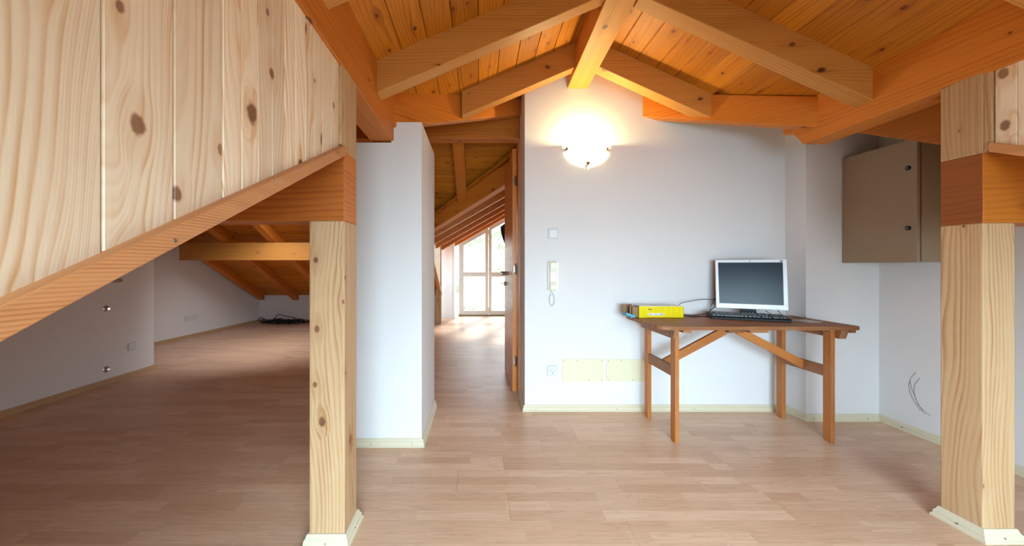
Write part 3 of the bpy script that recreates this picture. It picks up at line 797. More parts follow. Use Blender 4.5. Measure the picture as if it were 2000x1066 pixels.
# ------------------------------------------------------------------ outside: scrubby slope
mb = MB(); N = 40
def hz(x, y):
    return -1.0+.30*(y-9)+.5*math.sin(x*.9+y*.35)+.25*math.sin(x*2.3-y*1.1)
for i in range(N):
    for j in range(N):
        xs = [-16+32*i/N, -16+32*(i+1)/N]; ys = [9+36*j/N, 9+36*(j+1)/N]
        mb.poly([(xs[0], ys[0], hz(xs[0], ys[0])), (xs[1], ys[0], hz(xs[1], ys[0])), (xs[1], ys[1], hz(xs[1], ys[1])), (xs[0], ys[1], hz(xs[0], ys[1]))])
t = NT('scrub_ground'); tc = t.n('ShaderNodeTexCoord'); nz = t.noise(tc.outputs['Object'], 2.2, 6, .65)
t.l(t.ramp(nz, [(.3, s2l((206, 214, 170))), (.5, s2l((240, 238, 228))), (.7, s2l((222, 222, 200)))]), t.b.inputs['Base Color']); t.b.inputs['Roughness'].default_value = .9
structure(mb.build('hillside_ground', t.mat, smooth=True))
mb = MB(); rnd = random.Random(3)
for c in range(60):
    x, y_ = rnd.uniform(-4.5, 5), rnd.uniform(11, 26); z = hz(x, y_)
    for k in range(34):
        a = rnd.uniform(0, 6.28); e = rnd.uniform(.15, 1.4); L_ = rnd.uniform(.35, 1.1)
        p = Vector((x, y_, z)); dr = Vector((math.cos(a)*math.cos(e), math.sin(a)*math.cos(e), math.sin(e)))
        q = p+dr*L_*.5; r_ = q+(dr+Vector((0, 0, -.5)))*L_*.5
        mb.tube([p, q, r_], .012, 3)
        for b_ in range(3):
            s0 = q.lerp(r_, rnd.random()); w_ = Vector((rnd.uniform(-1, 1), rnd.uniform(-1, 1), rnd.uniform(-1, 1)))*.09
            u_ = Vector((rnd.uniform(-1, 1), rnd.uniform(-1, 1), rnd.uniform(-1, 1)))*.05
            mb.poly([s0, s0+w_+u_, s0+w_*1.8, s0+w_-u_])
o = mb.build('scrub_undergrowth', plain('scrub_leaf', (206, 212, 186), .8, nscale=3, namp=.2), weld=False); o['kind'] = 'stuff'
bake_props(o, 'pale sunlit scrub on the slope outside the garden window', 'scrub')

# ------------------------------------------------------------------ wall lamp
LX, LZ = (1150-VX)/FPX*2.68, 2.06
lamp = empty('wall_lamp', (LX, YB, LZ), 'frosted glass half bowl wall lamp glowing on the back wall under the ridge', 'lamp')
def lp(mb, name, mat, parent=None, **k): return mb.build(name, mat, parent or lamp, **k)
mb = MB(); prof = [(.012, -.115)]
for i in range(1, 13):
    a = math.pi/2*i/12; prof.append((.155*math.sin(a), -.112*math.cos(a)+.0))
prof.append((.157, .035))
inner = [(r_*.965, z+.004) for r_, z in prof][::-1]
mb.lathe(prof, (0, -.012, 0), 'Z', 32, math.pi, 2*math.pi, sx=1, sy=.66)
lp(mb, 'glass_bowl', M['frost'], smooth=True)
mb = MB(); mb.box(-.06, .06, -.016, -.001, -.05, .05); lp(mb, 'back_plate', M['white'], bevel=.004)
for (x_, z_, s_x) in ((-.158, .0, -1), (.158, .0, 1)):
    mb = MB(); mb.box(x_-.007, x_+.007, -.030, -.001, z_-.013, z_+.010); mb.box(x_-.005-s_x*.006, x_+.005-s_x*.006, -.034, -.026, z_-.006, z_+.006)
    lp(mb, 'clip', M['brass'], bevel=.002, weld=False)
mb = MB(); mb.box(-.008, .008, -.05, -.001, -.132, -.122); mb.box(-.011, .011, -.056, -.046, -.128, -.110); lp(mb, 'clip', M['brass'], bevel=.002, weld=False)
mb = MB(); prof = [(0, -.03)]+[(.018*math.sin(math.pi*i/10), .0-.03*math.cos(math.pi*i/10)) for i in range(1, 10)]+[(0, .03)]
mb.lathe(prof, (-.012, -.072, -.04), 'Z', 12); lp(mb, 'bulb', plain('glowing_bulb', (255, 240, 210), .4, emit=((1, .72, .38), 60)), smooth=True)
ld = bpy.data.lights.new('lamp_light', 'POINT'); ld.energy = 20; ld.color = (1.0, .77, .36); ld.shadow_soft_size = .022
lo = bpy.data.objects.new('lamp_light', ld); COL.objects.link(lo); lo.parent = lamp; lo.location = (-.022, -.080, .026)

# ------------------------------------------------------------------ switches, sockets, intercom on the back wall
def xy_at(px, py, Y=YB): p = at(px, py, Y); return p.x, p.z
def fit(name, x, z, label, cat, rot=0, loc_y=YB): return empty(name, (x, loc_y, z), label, cat, None, rot)
def socket(name, loc, rz, label, n=1, pitch=.071):
    e = empty(name, loc, label, 'socket', None, rz)
    mb = MB(); hw = .041+pitch*(n-1)/2
    mb.box(-hw, hw, -.010, 0, -.041, .041); mb.build('frame', M['rim'], e, bevel=.003)
    for i in range(n):
        cx = -pitch*(n-1)/2+pitch*i
        mb = MB(); mb.box(cx-.027, cx+.027, -.013, -.0095, -.027, .027); ins = mb.build('insert', M['white'], e, bevel=.002)
        mb = MB(); mb.lathe([(.0195, -.0135), (.0195, -.004), (0, -.004)][::-1], (cx, 0, 0), 'Y', 24)
        mb2 = MB(); mb2.lathe([(.0215, -.0131), (.0195, -.0136), (.0185, -.0131)], (cx, 0, 0), 'Y', 24)
        mb2.build('well_ring', plain('grey_ring', (150, 152, 155), .5) if 'ring' not in M else M['ring'], ins, smooth=True)
        mb3 = MB()
        for dx_, dz_ in ((-.0095, 0), (.0095, 0), (0, -.015)): mb3.lathe([(0, -.0142), (.0032, -.0142), (.0032, -.0128)], (cx+dx_, 0, dz_), 'Y', 10)
        mb3.build('pin_hole', M['screw'], ins, weld=False)
    return e
M['ring'] = plain('grey_ring', (170, 172, 175), .5)
x, z = xy_at(1078.5, 723); socket('wall_socket', (x, YB, z), 0, 'white wall socket under the intercom, left of the cream cover plates')
x, z = xy_at(1080, 456.5)
e = fit('light_switch', x, z, 'white square light switch above the intercom', 'switch')
mb = MB(); mb.box(-.041, .041, -.010, 0, -.041, .041); mb.build('frame', M['rim'], e, bevel=.003)
mb = MB(); mb.box(-.0285, .0285, -.015, -.0095, -.0285, .0285); mb.build('rocker', M['white'], e, bevel=.002)
x, z = xy_at(1080, 539)
e = fit('intercom_phone', x, z, 'cream intercom handset with coiled cord hanging on the back wall', 'intercom')
mb = MB(); mb.box(-.044, .044, -.022, 0, -.115, .115); mb.build('wall_base', M['ivory'], e, bevel=.006)
mb = MB()
mb.prism([(-.032, -.03, .112), (-.032, -.052, .108), (-.032, -.056, .06), (-.032, -.042, .03), (-.032, -.042, -.04), (-.032, -.056, -.07), (-.032, -.052, -.106), (-.032, -.03, -.112)], (.052, 0, 0))
mb.build('handset', M['ivory'], e, bevel=.006)
mb = MB(); mb.box(.024, .036, -.027, -.021, .03, .07); mb.build('button', M['ivory'], e, bevel=.001)
mb = MB(); pts = []
for i in range(260):
    t_ = i/259; a = t_*2*math.pi*26
    if t_ < .5: bx_, bz_ = -.012-.016*math.sin(t_*2*math.pi), -.115-.125*(t_*2)**.8
    else: bx_, bz_ = -.012+.022*math.sin((t_-.5)*2*math.pi), -.24+.125*((t_-.5)*2)**1.2
    pts.append((bx_+.0045*math.cos(a), -.018+.0045*math.sin(a), bz_))
mb.tube(pts, .0018, 5); mb.build('coiled_cord', M['white'], e, smooth=True)
for i, (pa, pb, lab) in enumerate(((1098, 1179, 'cream cover plate low on the back wall right of the socket'), (1184, 1264, 'cream cover plate partly behind the table leg'))):
    a = at(pa, 701, YB); b = at(pb, 744.5, YB)
    mb = MB(); mb.box(a.x, b.x, YB-.006, YB, b.z, a.z); o = bake_props(mb.build('cover_plate', M['plate'], bevel=.002), lab, 'cover plate')
    for (fx, fz) in ((.05, .93), (.36, .93), (.95, .93), (.05, .07), (.64, .07), (.95, .07)):
        if i == 0 and (fx, fz) == (.05, .07): continue
        m2 = MB(); m2.lathe([(0, -.0012), (.0028, -.001), (.0034, .001)], (a.x+(b.x-a.x)*fx, YB-.006, b.z+(a.z-b.z)*fz), 'Y', 8)
        m2.build('screw', M['screw'], o)

# left wall fittings
def left_pt(px, py, X=-3.60):
    Y = X*FPX/(px-VX); return Vector((X, Y, H-(py-VY)/FPX*Y))
for (px, py, lab) in ((208, 603, 'upper of two round chrome wall caps on the dim left wall'), (208, 721, 'lower of two round chrome wall caps on the dim left wall')):
    p = left_pt(px, py); e = empty('pipe_outlet', p, lab, 'pipe cap')
    mb = MB(); mb.lathe([(.031, 0), (.031, .003), (.026, .008), (.020, .010)], (0, 0, 0), 'X', 24); mb.build('rosette', M['chrome'], e, smooth=True)
    mb = MB(); mb.lathe([(.013, .006), (.013, .022), (.010, .025), (0, .025)], (0, 0, 0), 'X', 20); mb.build('cap', M['chrome'], e, smooth=True)
p = left_pt(257, 676); socket('wall_socket', p, math.pi/2, 'white wall socket on the dim left wall beside the chrome caps')
p = left_pt(226, 547); e = empty('wall_bracket', p, 'small grey bracket on the left wall just below the sloping batten', 'bracket')
mb = MB(); mb.box(0, .02, -.10, .05, -.02, .012); mb.build('plate', plain('grey_bracket', (150, 130, 120), .5), e, bevel=.003)
X_ = -4.66; Y_ = X_*FPX/(372-VX); p = Vector((-4.722, 5.62, H-(621-VY)/FPX*5.62)); p.x = -4.745+(5.62-3.8)*.0664+.004
Yq = None
for _ in range(20):
    Yq = p.x*FPX/(373-VX); p.x = -4.745+(Yq-3.8)*.0664+.003
p.y = Yq; p.z = H-(621-VY)/FPX*Yq
socket('triple_socket', p, math.pi/2-.066, 'white triple wall socket on the far left wall', 3)

# pencil scribble on the right wall
mb = MB()
def rw(px, py): X = 2.9585; Y = X*FPX/(px-VX); return Vector((X, Y, H-(py-VY)/FPX*Y))
for line in ([(1789, 727), (1779, 738), (1775, 752), (1778, 768), (1786, 785), (1796, 799), (1808, 809)], [(1796, 738), (1787, 750), (1785, 764), (1789, 780), (1797, 795), (1803, 803)], [(1777, 742), (1781, 760), (1788, 776), (1794, 792), (1812, 808), (1818, 812)]):
    P = [rw(*q) for q in line]; out = []
    for i in range(len(P)-1):
        for k in range(4): out.append(P[i].lerp(P[i+1], k/4))
    mb.tube(out+[P[-1]], .0011, 4)
bake_props(mb.build('pencil_scribble', M['pencil'], weld=False), 'curved grey pencil scribble on the white wall left of the right post', 'scribble')

# ------------------------------------------------------------------ metal cabinet
cx0, cx1, cy0, cy1, cz0, cz1 = 2.684, 2.958, 2.135, 2.572, H+.011*2.5, 1.93
cb = empty('metal_cabinet', (2.82, 2.35, cz0), 'beige metal cabinet hanging on the right wall behind the post', 'cabinet')
def cp(mb, name, mat, par=None, **k):
    o = mb.build(name, mat, **k); o.parent = par or cb; o.matrix_parent_inverse = Matrix.Translation(cb.location).inverted(); return o
mb = MB(); mb.box(cx0+.034, cx1, cy0, cy1, cz0, cz1); cp(mb, 'body', M['cabinet'], bevel=.003)
mb = MB(); mb.box(cx0+.020, cx0+.034, cy0+.012, cy1-.012, cz0+.012, cz1-.012); cp(mb, 'gasket', M['cabinet_dark'])
mb = MB(); mb.box(cx0, cx0+.020, cy0-.004, cy1, cz0-.003, cz1+.003); dr = cp(mb, 'door', M['cabinet'], bevel=.004)
for py in (328, 445.5):
    Yc = cx0*FPX/(1774.5-VX); zc = H-(py-VY)/FPX*Yc
    mb = MB(); mb.lathe([(.0135, 0), (.0135, -.006), (.011, -.009), (.0, -.009)], (cx0, Yc, zc), 'X', 20)
    o = mb.build('lock', M['black'], smooth=True); o.parent = dr
    mb = MB(); mb.lathe([(.006, -.009), (.005, -.0115), (0, -.0115)], (cx0, Yc, zc), 'X', 4)
    o2 = mb.build('lock_insert', M['steel']); o2.parent = dr

# ------------------------------------------------------------------ table
TZ = .765; TX0, TX1, TY0, TY1 = 1.128, 2.393, 2.17, 2.665
tb_e = empty('garden_table', (1.76, 2.42, 0), 'weathered brown slatted wooden table standing before the back wall', 'table')
def tp(mb, name, mat=None, par=None, **k):
    o = mb.build(name, mat or M['table'], **k); o.parent = par or tb_e; o.matrix_parent_inverse = Matrix.Translation(tb_e.location).inverted(); return o
ns = 8; pitch = (TY1-TY0)/ns
for i in range(ns):
    y0 = TY0+pitch*i+.003; y1 = TY0+pitch*(i+1)-.003
    if i == 0: y0 = TY0
    dy = y0
    mb = MB()
    if i == 0:      # rounded front corners
        r_ = .055; pts = []
        for k in range(7):
            a = math.pi+math.pi/2*k/6; pts.append((TX0+r_*1.3+r_*1.3*math.cos(a), y1-.0+ (y0-y1)*0 + 0, TZ)) if False else None
        pts = [(TX0, y1)]
        for k in range(7):
            a = math.pi/2*k/6; pts.append((TX0+.085*(1-math.cos(a)), y0+(.045)*(1-math.sin(a))))
        for k in range(7):
            a = math.pi/2*(6-k)/6; pts.append((TX1-.03*(1-math.cos(a)), y0+(.03)*(1-math.sin(a))))
        pts.append((TX1, y1))
        top = [(p[0], p[1], TZ) for p in pts]; bot = [(p[0], p[1], TZ-.024) for p in pts]
        mb.poly(top, [(p[1], p[0]) for p in top]); mb.poly(bot[::-1], [(p[1]+.1, p[0]) for p in bot[::-1]])
        for k in range(len(pts)):
            j = (k+1) % len(pts); q = [bot[k], bot[j], top[j], top[k]]; mb.poly(q, [(p[2]+.3, p[0]+p[1]*.5) for p in q])
    else: mb.box(TX0, TX1, y0, y1, TZ-.024, TZ, long=0)
    tp(mb, 'slat', bevel=.003)
LEGX = ((1.265, 1.292), (2.270, 2.297))
for (xa, xb) in LEGX:
    for (ya, yb) in ((2.243, 2.298), (2.603, 2.658)):
        mb = MB()
        # foot slightly cut
        prof = [(ya, 0.0), (yb-.012, 0.0), (yb, .012), (yb, TZ-.026), (ya, TZ-.026)]
        A = [(xa, p[0], p[1]) for p in prof]; B = [(xb, p[0], p[1]) for p in prof]
        mb.poly(A, [(p[1], p[2]) for p in A]); mb.poly(B[::-1], [(p[1]+.2, p[2]) for p in B[::-1]])
        for k in range(5):
            j = (k+1) % 5; q = [A[k], B[k], B[j], A[j]]; mb.poly(q, [(p[0]+.5, p[2]) for p in q])
        lg = tp(mb, 'leg', M['leg'], bevel=.003)
    mb = MB(); mb.box(xa+.002, xb-.004, 2.298, 2.603, .418, .488, long=1); tp(mb, 'stretcher', bevel=.002)
# end rails with chamfered front ends, and battens
for (xa, xb) in ((1.239, 1.264), (2.298, 2.345)):
    ztop = TZ-.026; zb = ztop-.062
    prof = [(2.205, ztop), (2.205, ztop-.012), (2.222, zb), (2.655, zb), (2.672, ztop-.012), (2.672, ztop)]
    mb = MB(); A = [(xa, *p) for p in prof]; B = [(xb, *p) for p in prof]
    mb.poly(A, [(p[2], p[1]) for p in A]); mb.poly(B[::-1], [(p[2]+.2, p[1]) for p in B[::-1]])
    for k in range(6):
        j = (k+1) % 6; q = [A[k], B[k], B[j], A[j]]; mb.poly(q, [(p[0]+.5, p[1]+p[2]) for p in q])
    tp(mb, 'end_rail', bevel=.002)
for (xa, xb) in ((1.292, 1.345), (1.715, 1.835), (2.346, 2.385)):
    mb = MB(); mb.box(xa, xb, 2.20, 2.66, TZ-.046, TZ-.0245, long=1); tp(mb, 'batten', bevel=.002)
# diagonal braces
for (x0, x1) in ((1.285, 1.73), (2.278, 1.82)):
    z0, z1 = .452, TZ-.075
    dd = Vector((x1-x0, 0, z1-z0)); n_ = Vector((-dd.z, 0, dd.x)).normalized()*.027
    if n_.z < 0: n_ = -n_
    c0 = Vector((x0, 0, z0)); c1 = Vector((x1, 0, z1))
    P = [[[Vector((0, yy, 0))+c+n_*k for k in (-1, 1)] for yy in (2.437, 2.462)] for c in (c0, c1)]
    mb = MB(); mb.hexa(P, 0); tp(mb, 'brace', M['leg'], bevel=.002)
mb = MB(); mb.box(1.725, 1.83, 2.40, 2.50, TZ-.085, TZ-.046, long=0); tp(mb, 'brace_block', bevel=.002)
for (x_, y_, sx_) in ((1.238, 2.27, -1), (1.238, 2.63, -1), (2.269, 2.27, -1), (2.269, 2.63, -1)):
    mb = MB(); mb.lathe([(.0085, 0), (.0085, -.002), (.006, -.0045), (0, -.005)], (x_+.0005, y_, TZ-.062 if x_ < 2 else TZ-.055), 'X', 14); tp(mb, 'bolt', M['steel'], smooth=True)

# ------------------------------------------------------------------ things on the table
# monitor
MB_C = Vector((1.994, 2.545, 0)); ang = math.atan2(-.164, .372)
mon = empty('monitor', (MB_C.x+.02, MB_C.y+.05, TZ), 'silver framed flat monitor with dark blank screen on the table', 'monitor', None, ang)
def mp(mb, name, mat, par=None, tilt=False, **k):
    o = mb.build(name, mat, **k); o.parent = par or mon
    if tilt: o.rotation_euler = (math.radians(-5), 0, 0); o.location = (0, -.055, .063)
    return o
wM, hM = .428, .362
mb = MB(); mb.box(-wM/2, wM/2, 0, .018, 0, hM)
# bezel as a frame with a recess: four bars
mb = MB(); bz = .0165; bb = .036
O = [(-wM/2, 0), (wM/2, 0), (wM/2, hM), (-wM/2, hM)]; I = [(-wM/2+bz+.003, bb), (wM/2-bz-.009, bb), (wM/2-bz-.006, hM-.020), (-wM/2+bz, hM-.020)]
for i in range(4):
    j = (i+1) % 4
    mb.hexa([[[(p[0], y_, p[1]) for p in pr_] for y_ in (0, .02)] for pr_ in ((O[i], I[i]), (O[j], I[j]))], 0)
bez = mp(mb, 'bezel', M['silver'], tilt=True, bevel=.0018)
mb = MB(); mb.box(-wM/2+bz-.002, wM/2-bz+.002, .006, .012, bb-.002, hM-.018); mp(mb, 'screen', M['screen'], tilt=True)
mb = MB(); mb.hexa([[[(x_*(1 if y_ < .03 else .72), y_, hM/2+z_*(1 if y_ < .03 else .66)) for z_ in (-hM/2+.004, hM/2-.004)] for y_ in (.02, .06)] for x_ in (-wM/2+.003, wM/2-.003)], 0); mp(mb, 'back_cover', M['black'], tilt=True, bevel=.004)
mb = MB(); mb.box(-.0055, .0055, -.0008, .001, hM-.0125, hM-.0085); mb.box(-.0035, -.001, -.0008, .001, hM-.0150, hM-.0085); mp(mb, 'logo', M['screw'], tilt=True, weld=False)
mb = MB(); mb.box(wM/2-.040, wM/2-.022, -.0008, .001, hM-.0165, hM-.006); lb = mp(mb, 'badge', M['black'], tilt=True)
mb = MB(); mb.box(wM/2-.037, wM/2-.034, -.0014, .001, hM-.0135, hM-.009); mb.box(wM/2-.030, wM/2-.025, -.0014, .001, hM-.0135, hM-.009); mp(mb, 'badge_print', M['label'], tilt=True, weld=False)
mb = MB()
for i in range(4): mb.box(.04+.022*i, .058+.022*i, -.001, .001, .003, .009)
mb.box(.143, .167, -.001, .001, .003, .010); mp(mb, 'buttons', plain('pale_button', (205, 210, 214), .4), tilt=True, weld=False)
mb = MB(); mb.lathe([(.0035, 0), (.003, -.0012), (0, -.0014)], (wM/2-.012, 0, .038), 'Y', 14); mp(mb, 'power_light', M['ring'], tilt=True, smooth=True)
mb = MB(); mb.box(-.075, -.02, -.0006, .001, .006, .0085); mp(mb, 'brand_line', plain('faint_print', (196, 200, 204), .5), tilt=True)
mb = MB(); mb.box(-.045, .045, 0, .03, .012, .25); mb.box(-.03, .03, -.012, 0, .13, .22); mp(mb, 'stand_neck', M['black'], bevel=.004, weld=False)
mb = MB(); mb.box(-.12, .10, -.035, .060, 0, .014); mb.box(-.05, .05, -.03, .05, .012, .028); mp(mb, 'stand_base', M['black'], bevel=.005, weld=False)

# keyboard
kbl = Vector((1.661, 2.488, TZ)); kbr = Vector((2.086, 2.318, TZ)); kd = (kbr-kbl); KW = kd.length; ka = math.atan2(kd.y, kd.x)
kb = empty('keyboard', kbl, 'black full size computer keyboard in front of the monitor', 'keyboard', None, ka)
KD = .155
mb = MB(); A = [(0, 0, 0), (0, 0, .014), (0, .010, .021), (0, KD-.01, .037), (0, KD, .033), (0, KD, 0)]
mb.prism(A, (KW, 0, 0)); mb.build('case', M['black'], kb, bevel=.003)
def kz(y_): return .0205+(y_-.010)/(KD-.02)*.016
mk = MB(); mg = MB()
u_ = .0188
def key(x_, y_, w_=1, h_=1):
    a0, a1 = x_+.0012, x_+u_*w_-.0012; b0, b1 = y_+.0012, y_+u_*h_-.0012
    t0 = [[[(a_+(q*s_a if k else 0), b_+(q*s_b if k else 0), kz(b_)+(.007 if k else 0)) for k in (0, 1)] for b_, s_b in ((b0, 1), (b1, -1))] for a_, s_a in ((a0, 1), (a1, -1))] if False else None
    i_ = .0026
    P = [[[(a0 if i == 0 else a1, b0 if j == 0 else b1, kz(b0 if j == 0 else b1)-.001) if k == 0 else
           ((a0+i_) if i == 0 else (a1-i_), (b0+i_*.6) if j == 0 else (b1-i_*1.4), kz(b0 if j == 0 else b1)+.0075) for k in (0, 1)] for j in (0, 1)] for i in (0, 1)]
    mk.hexa(P, 0)
    zt_ = kz((b0+b1)/2)+.0078
    mg.box(a0+i_+.001, a0+i_+.005, (b0+b1)/2+.001, (b0+b1)/2+.0045, zt_-.0005, zt_+.0003)
rows_ = [([1.25, 1.25, 1.25, 6.25, 1.25, 1.25, 1.25, 1.25]), ([1.25, 1]+[1]*10+[2.75]), ([1.75]+[1]*11+[2.25]), ([1.5]+[1]*12+[1.5]), ([1]*13+[2])]
x0_ = .012
for r_i, rw_ in enumerate(rows_):
    x_ = x0_; y_ = .016+u_*r_i
    for w_ in rw_:
        key(x_, y_, w_); x_ += u_*w_
y_ = .016+u_*5+.008; x_ = x0_
for i in range(16):
    if i in (1,): x_ += u_*.9
    if i in (5, 9): x_ += u_*.45
    if i == 13: x_ = x0_+u_*15.3
    key(x_, y_, 1, .9) if y_+u_ < KD-.004 else None
    x_ += u_
xn = x0_+u_*15.3
for i in range(3):
    key(xn+u_*i, .016); key(xn+u_*i, .016+u_*3); key(xn+u_*i, .016+u_*4)
key(xn+u_, .016+u_)
xp = x0_+u_*18.6
for r_i in range(5):
    for i in range(4):
        if xp+u_*(i+1) > KW-.004: continue
        if r_i == 0 and i == 1: continue
        key(xp+u_*i, .016+u_*r_i, 2 if (r_i == 0 and i == 0) else 1)
o = mk.build('keys', M['key'], kb, weld=False); o['kind'] = 'stuff'
o = mg.build('key_legends', M['keygrey'], kb, weld=False); o['kind'] = 'stuff'

# yellow carton
bx0, bx1, by0, by1, bz0, bz1 = 1.166, 1.492, 2.535, 2.655, TZ, TZ+.083
yb = empty('yellow_carton', (1.33, 2.6, TZ), 'open bright yellow carton lying at the left end of the table', 'box')
def yp(mb, name, mat, par=None, **k):
    o = mb.build(name, mat, **k); o.parent = par or yb; o.matrix_parent_inverse = Matrix.Translation(yb.location).inverted(); return o
mb = MB(); mb.box(bx0, bx1, by0, by0+.002, bz0, bz1); mb.box(bx0, bx1, by0, by1, bz0, bz0+.002); mb.box(bx1-.002, bx1, by0, by1, bz0, bz1)
yp(mb, 'front_panel', M['yellow'], weld=False)
mb = MB(); mb.box(bx0+.012, bx1, by0+.001, by1, bz1, bz1+.002); mb.box(bx0, bx1, by1-.002, by1, bz0, bz1); yp(mb, 'top_panel', M['boxwhite'], weld=False)
mb = MB(); mb.hexa([[[(bx0+.052*i, by0-.0015-.003*(1-i)+t_, (bz0+.001, bz1)[k]) for k in (0, 1)] for t_ in (0, .002)] for i in (0, 1)], 0); yp(mb, 'end_strip', M['yellow'])
for (xa, ya, xb, yb_, zz) in ((bx0, by0+.01, bx0-.035, by0-.002+.03, .078), (bx0, by0+.055, bx0-.045, by0+.05, .082), (bx0, by1, bx0-.075, by1-.02, .088)):
    mb = MB(); mb.hexa([[[(p[0], p[1]+t_, bz0+q) for q in (.004, zz)] for t_ in (0, .002)] for p in ((xa, ya), (xb, yb_))], 0); yp(mb, 'flap', M['cardboard'])
def front_patch(px0, px1, py0, py1, mat, name):
    a = at(px0, py0, by0-.0006); b = at(px1, py1, by0-.0006)
    mb = MB(); mb.box(a.x, b.x, by0-.0012, by0+.0005, b.z, a.z); yp(mb, name, mat)
front_patch(1266, 1297, 611.5, 615.8, M['label'], 'barcode_label')
mb = MB()
for i in range(9):
    p = at(1288+i*.95, 614.9, by0); mb.box(p.x, p.x+.0016, by0-.0018, by0+.0004, p.z, p.z+.008)
for px in (1267.5, 1278.5):
    p = at(px, 614.8, by0); mb.box(p.x, p.x+.02, by0-.0018, by0+.0004, p.z+.002, p.z+.005)
p = at(1266.5, 605, by0); mb.box(p.x, p.x+.011, by0-.0014, by0+.0004, p.z, p.z+.009)
mb.lathe([(0, -.0014), (.005, -.0014), (.005, .0004)], (p.x+.02, by0, p.z+.004), 'Y', 10)
yp(mb, 'box_print', M['print'], weld=False)['kind'] = 'stuff'
mb = MB()
for r_i in range(5):
    for (pa, pb) in ((1267, 1296),):
        a = at(pa, 600.5+2.0*r_i, by0)
        if r_i in (0, 1, 2): a = at(1277, 600.5+2.2*r_i, by0)
        b = at(pb, 600, by0); mb.box(a.x, b.x, by0-.001, by0+.0004, a.z, a.z+.0012)
for c_ in range(3):
    for r_i in range(7):
        a = at(1303+10*c_, 601+2.4*r_i, by0); mb.box(a.x, a.x+.026-.006*(r_i % 2), by0-.001, by0+.0004, a.z, a.z+.0012)
yp(mb, 'fine_text', M['printy'], weld=False)

# blue sponge cloth
mb = MB(); c = at(1228.5, 614, 2.58)
sp = empty('blue_cloth', (c.x, 2.58, TZ), 'small light blue folded cloth on the back left corner of the table', 'cloth')
P = [[[(x_, y_, z_) for z_ in ((.002, .016) if x_ > 0 else (.018, .036))] for y_ in (-.035, .045)] for x_ in (-.034, .032)]
mb.hexa(P, 0); mb.hexa([[[(x_, y_, z_) for z_ in (0, .008)] for y_ in (-.03, .04)] for x_ in (.0, .030)], 0)
o = mb.build('folded_layer', M['blue'], sp, bevel=.003, weld=False)
# grey pouch
p = at(1578, 627.5, 1.0); Yp = (TZ-H)*FPX/(VY-627.5)
Yp = (H-TZ)*FPX/(627.5-VY); Xp = (1579-VX)/FPX*Yp
mb = MB(); mb.hexa([[[(x_+(.015 if y_ > 0 else 0)*-1, y_, z_) for z_ in (0, .004)] for y_ in (-.055, .055)] for x_ in (-.045, .045)], 1)
o = mb.build('plastic_pouch', M['paper'], bevel=.0015); o.location = (Xp, Yp, TZ); bake_props(o, 'small grey clear plastic pouch lying right of the keyboard', 'pouch')

# cables
def smooth_path(P, n=10):
    P = [Vector(p) for p in P]; out = []
    for i in range(len(P)-1):
        p0 = P[max(i-1, 0)]; p1 = P[i]; p2 = P[i+1]; p3 = P[min(i+2, len(P)-1)]
        for k in range(n):
            t_ = k/n
            out.append(.5*((2*p1)+(p2-p0)*t_+(2*p0-5*p1+4*p2-p3)*t_*t_+(3*p1-p0-3*p2+p3)*t_**3))
    return out+[P[-1]]
def cable(pts, r_, label, name='cable'):
    mb = MB(); mb.tube(smooth_path(pts), r_, 7); return bake_props(mb.build(name, M['cable'], smooth=True), label, 'cable')
cable([at(1326, 595, 2.64), at(1333, 591, 2.66), at(1350, 588, 2.68), at(1368, 584.8, 2.69), at(1390, 584.6, 2.69), at(1410, 585, 2.69), at(1425, 588, 2.69)], .0022, 'thin black cable arching from the yellow carton to behind the monitor')
def T(px, py, lift=.004):
    Y = (H-TZ-lift)*FPX/(py-VY); return Vector(((px-VX)/FPX*Y, Y, TZ+lift))
cable([T(1336, 613.8, .005), T(1350, 615.5, .005), T(1365, 614.5, .005), at(1380, 611.5, 2.66), at(1392, 602, 2.68), at(1404, 593, 2.69), at(1415, 588, 2.69)], .0032, 'black cable lying on the table between carton and keyboard, lifting behind the monitor')
cable([T(1336, 616, .003), T(1352, 618.3, .003), T(1370, 617.5, .003), T(1386, 617.2, .003)], .003, 'black cable lying lowest on the table beside the carton')
cable([T(1385, 615.5, .003), at(1386.5, 605, 2.66), at(1392, 590, 2.69), at(1400, 580, 2.69), at(1410, 576, 2.69)], .0022, 'thin black cable looping up behind the left edge of the monitor')
cable([at(1495, 606, 2.58), at(1500, 610, 2.54), at(1508, 613.5, 2.47), at(1513, 616, 2.43)], .0022, 'short black cable under the right half of the monitor')
cable([at(1519, 606.5, 2.54), at(1523, 610, 2.52), at(1525, 614, 2.46)], .0022, 'short black cable under the right end of the monitor')
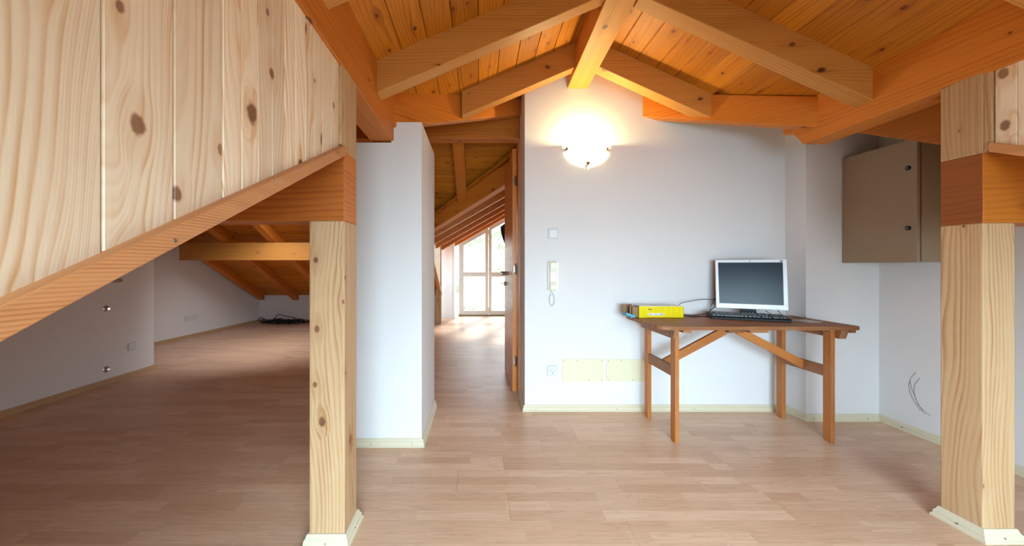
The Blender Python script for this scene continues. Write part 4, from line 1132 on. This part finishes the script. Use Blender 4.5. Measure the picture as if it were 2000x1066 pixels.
mb = MB(); mb.tube(smooth_path([T(1552, 619.5, .003), T(1562, 620.6, .003), at(1571, 619.6, 2.545), at(1574.5, 617.8, 2.55)]), .0018, 6)
bake_props(mb.build('brown_wire', plain('brown_wire', (96, 60, 50), .5), smooth=True), 'thin brown wire on the table at the wall corner', 'wire')

# cable pile in the far left corner
rnd = random.Random(11); mb = MB()
for k in range(26):
    cx, cy = rnd.uniform(-4.28, -3.55), rnd.uniform(6.85, 7.02); pts = []
    rx, ry = rnd.uniform(.07, .24), rnd.uniform(.04, .12); ph = rnd.uniform(0, 6.28); zt_ = rnd.uniform(.02, .085)
    for i in range(12):
        a = ph+i/11*rnd.uniform(4, 6.5)
        pts.append((max(-4.42, cx+rx*math.cos(a)), min(7.12, cy+ry*math.sin(a)), .012+abs(zt_*math.sin(a*1.5+k))))
    mb.tube(smooth_path(pts, 3), .006, 5)
pts = [(-4.45, 7.0, .03), (-4.36, 6.98, .12), (-4.25, 6.98, .03)]; mb.tube(smooth_path(pts, 5), .007, 5)
pts = [(-4.15, 7.0, .04), (-4.02, 6.99, .17), (-3.9, 7.0, .14), (-3.7, 7.0, .10), (-3.6, 7.0, .03)]; mb.tube(smooth_path(pts, 5), .007, 5)
pts = [(-3.6, 7.03, .012), (-3.3, 7.05, .012), (-2.9, 7.06, .012)]; mb.tube(smooth_path(pts, 5), .008, 5)
bake_props(mb.build('cable_pile', M['cable'], smooth=True, weld=False), 'tangled pile of black cables on the floor in the far left corner', 'cables')

# added unseen window frame on the unbroken roof, above the added fill lamp
rwd = structure(bpy.data.objects.new('added_roof_window', None)); COL.objects.link(rwd)
mb = MB()
def zq(y_, d): return Zf(y_)+d
def rbar(x0, x1, y0, y1): mb.hexa([[[(x_, y_, zq(y_, d)) for d in (-.05, .0)] for y_ in (y0, y1)] for x_ in (x0, x1)], 0)
rbar(-3.0, -2.2, 3.7, 3.76); rbar(-3.0, -2.2, 4.44, 4.50); rbar(-3.0, -2.94, 3.7, 4.5); rbar(-2.26, -2.2, 3.7, 4.5)
mb.build('window_frame', M['pvc'], rwd, weld=False)
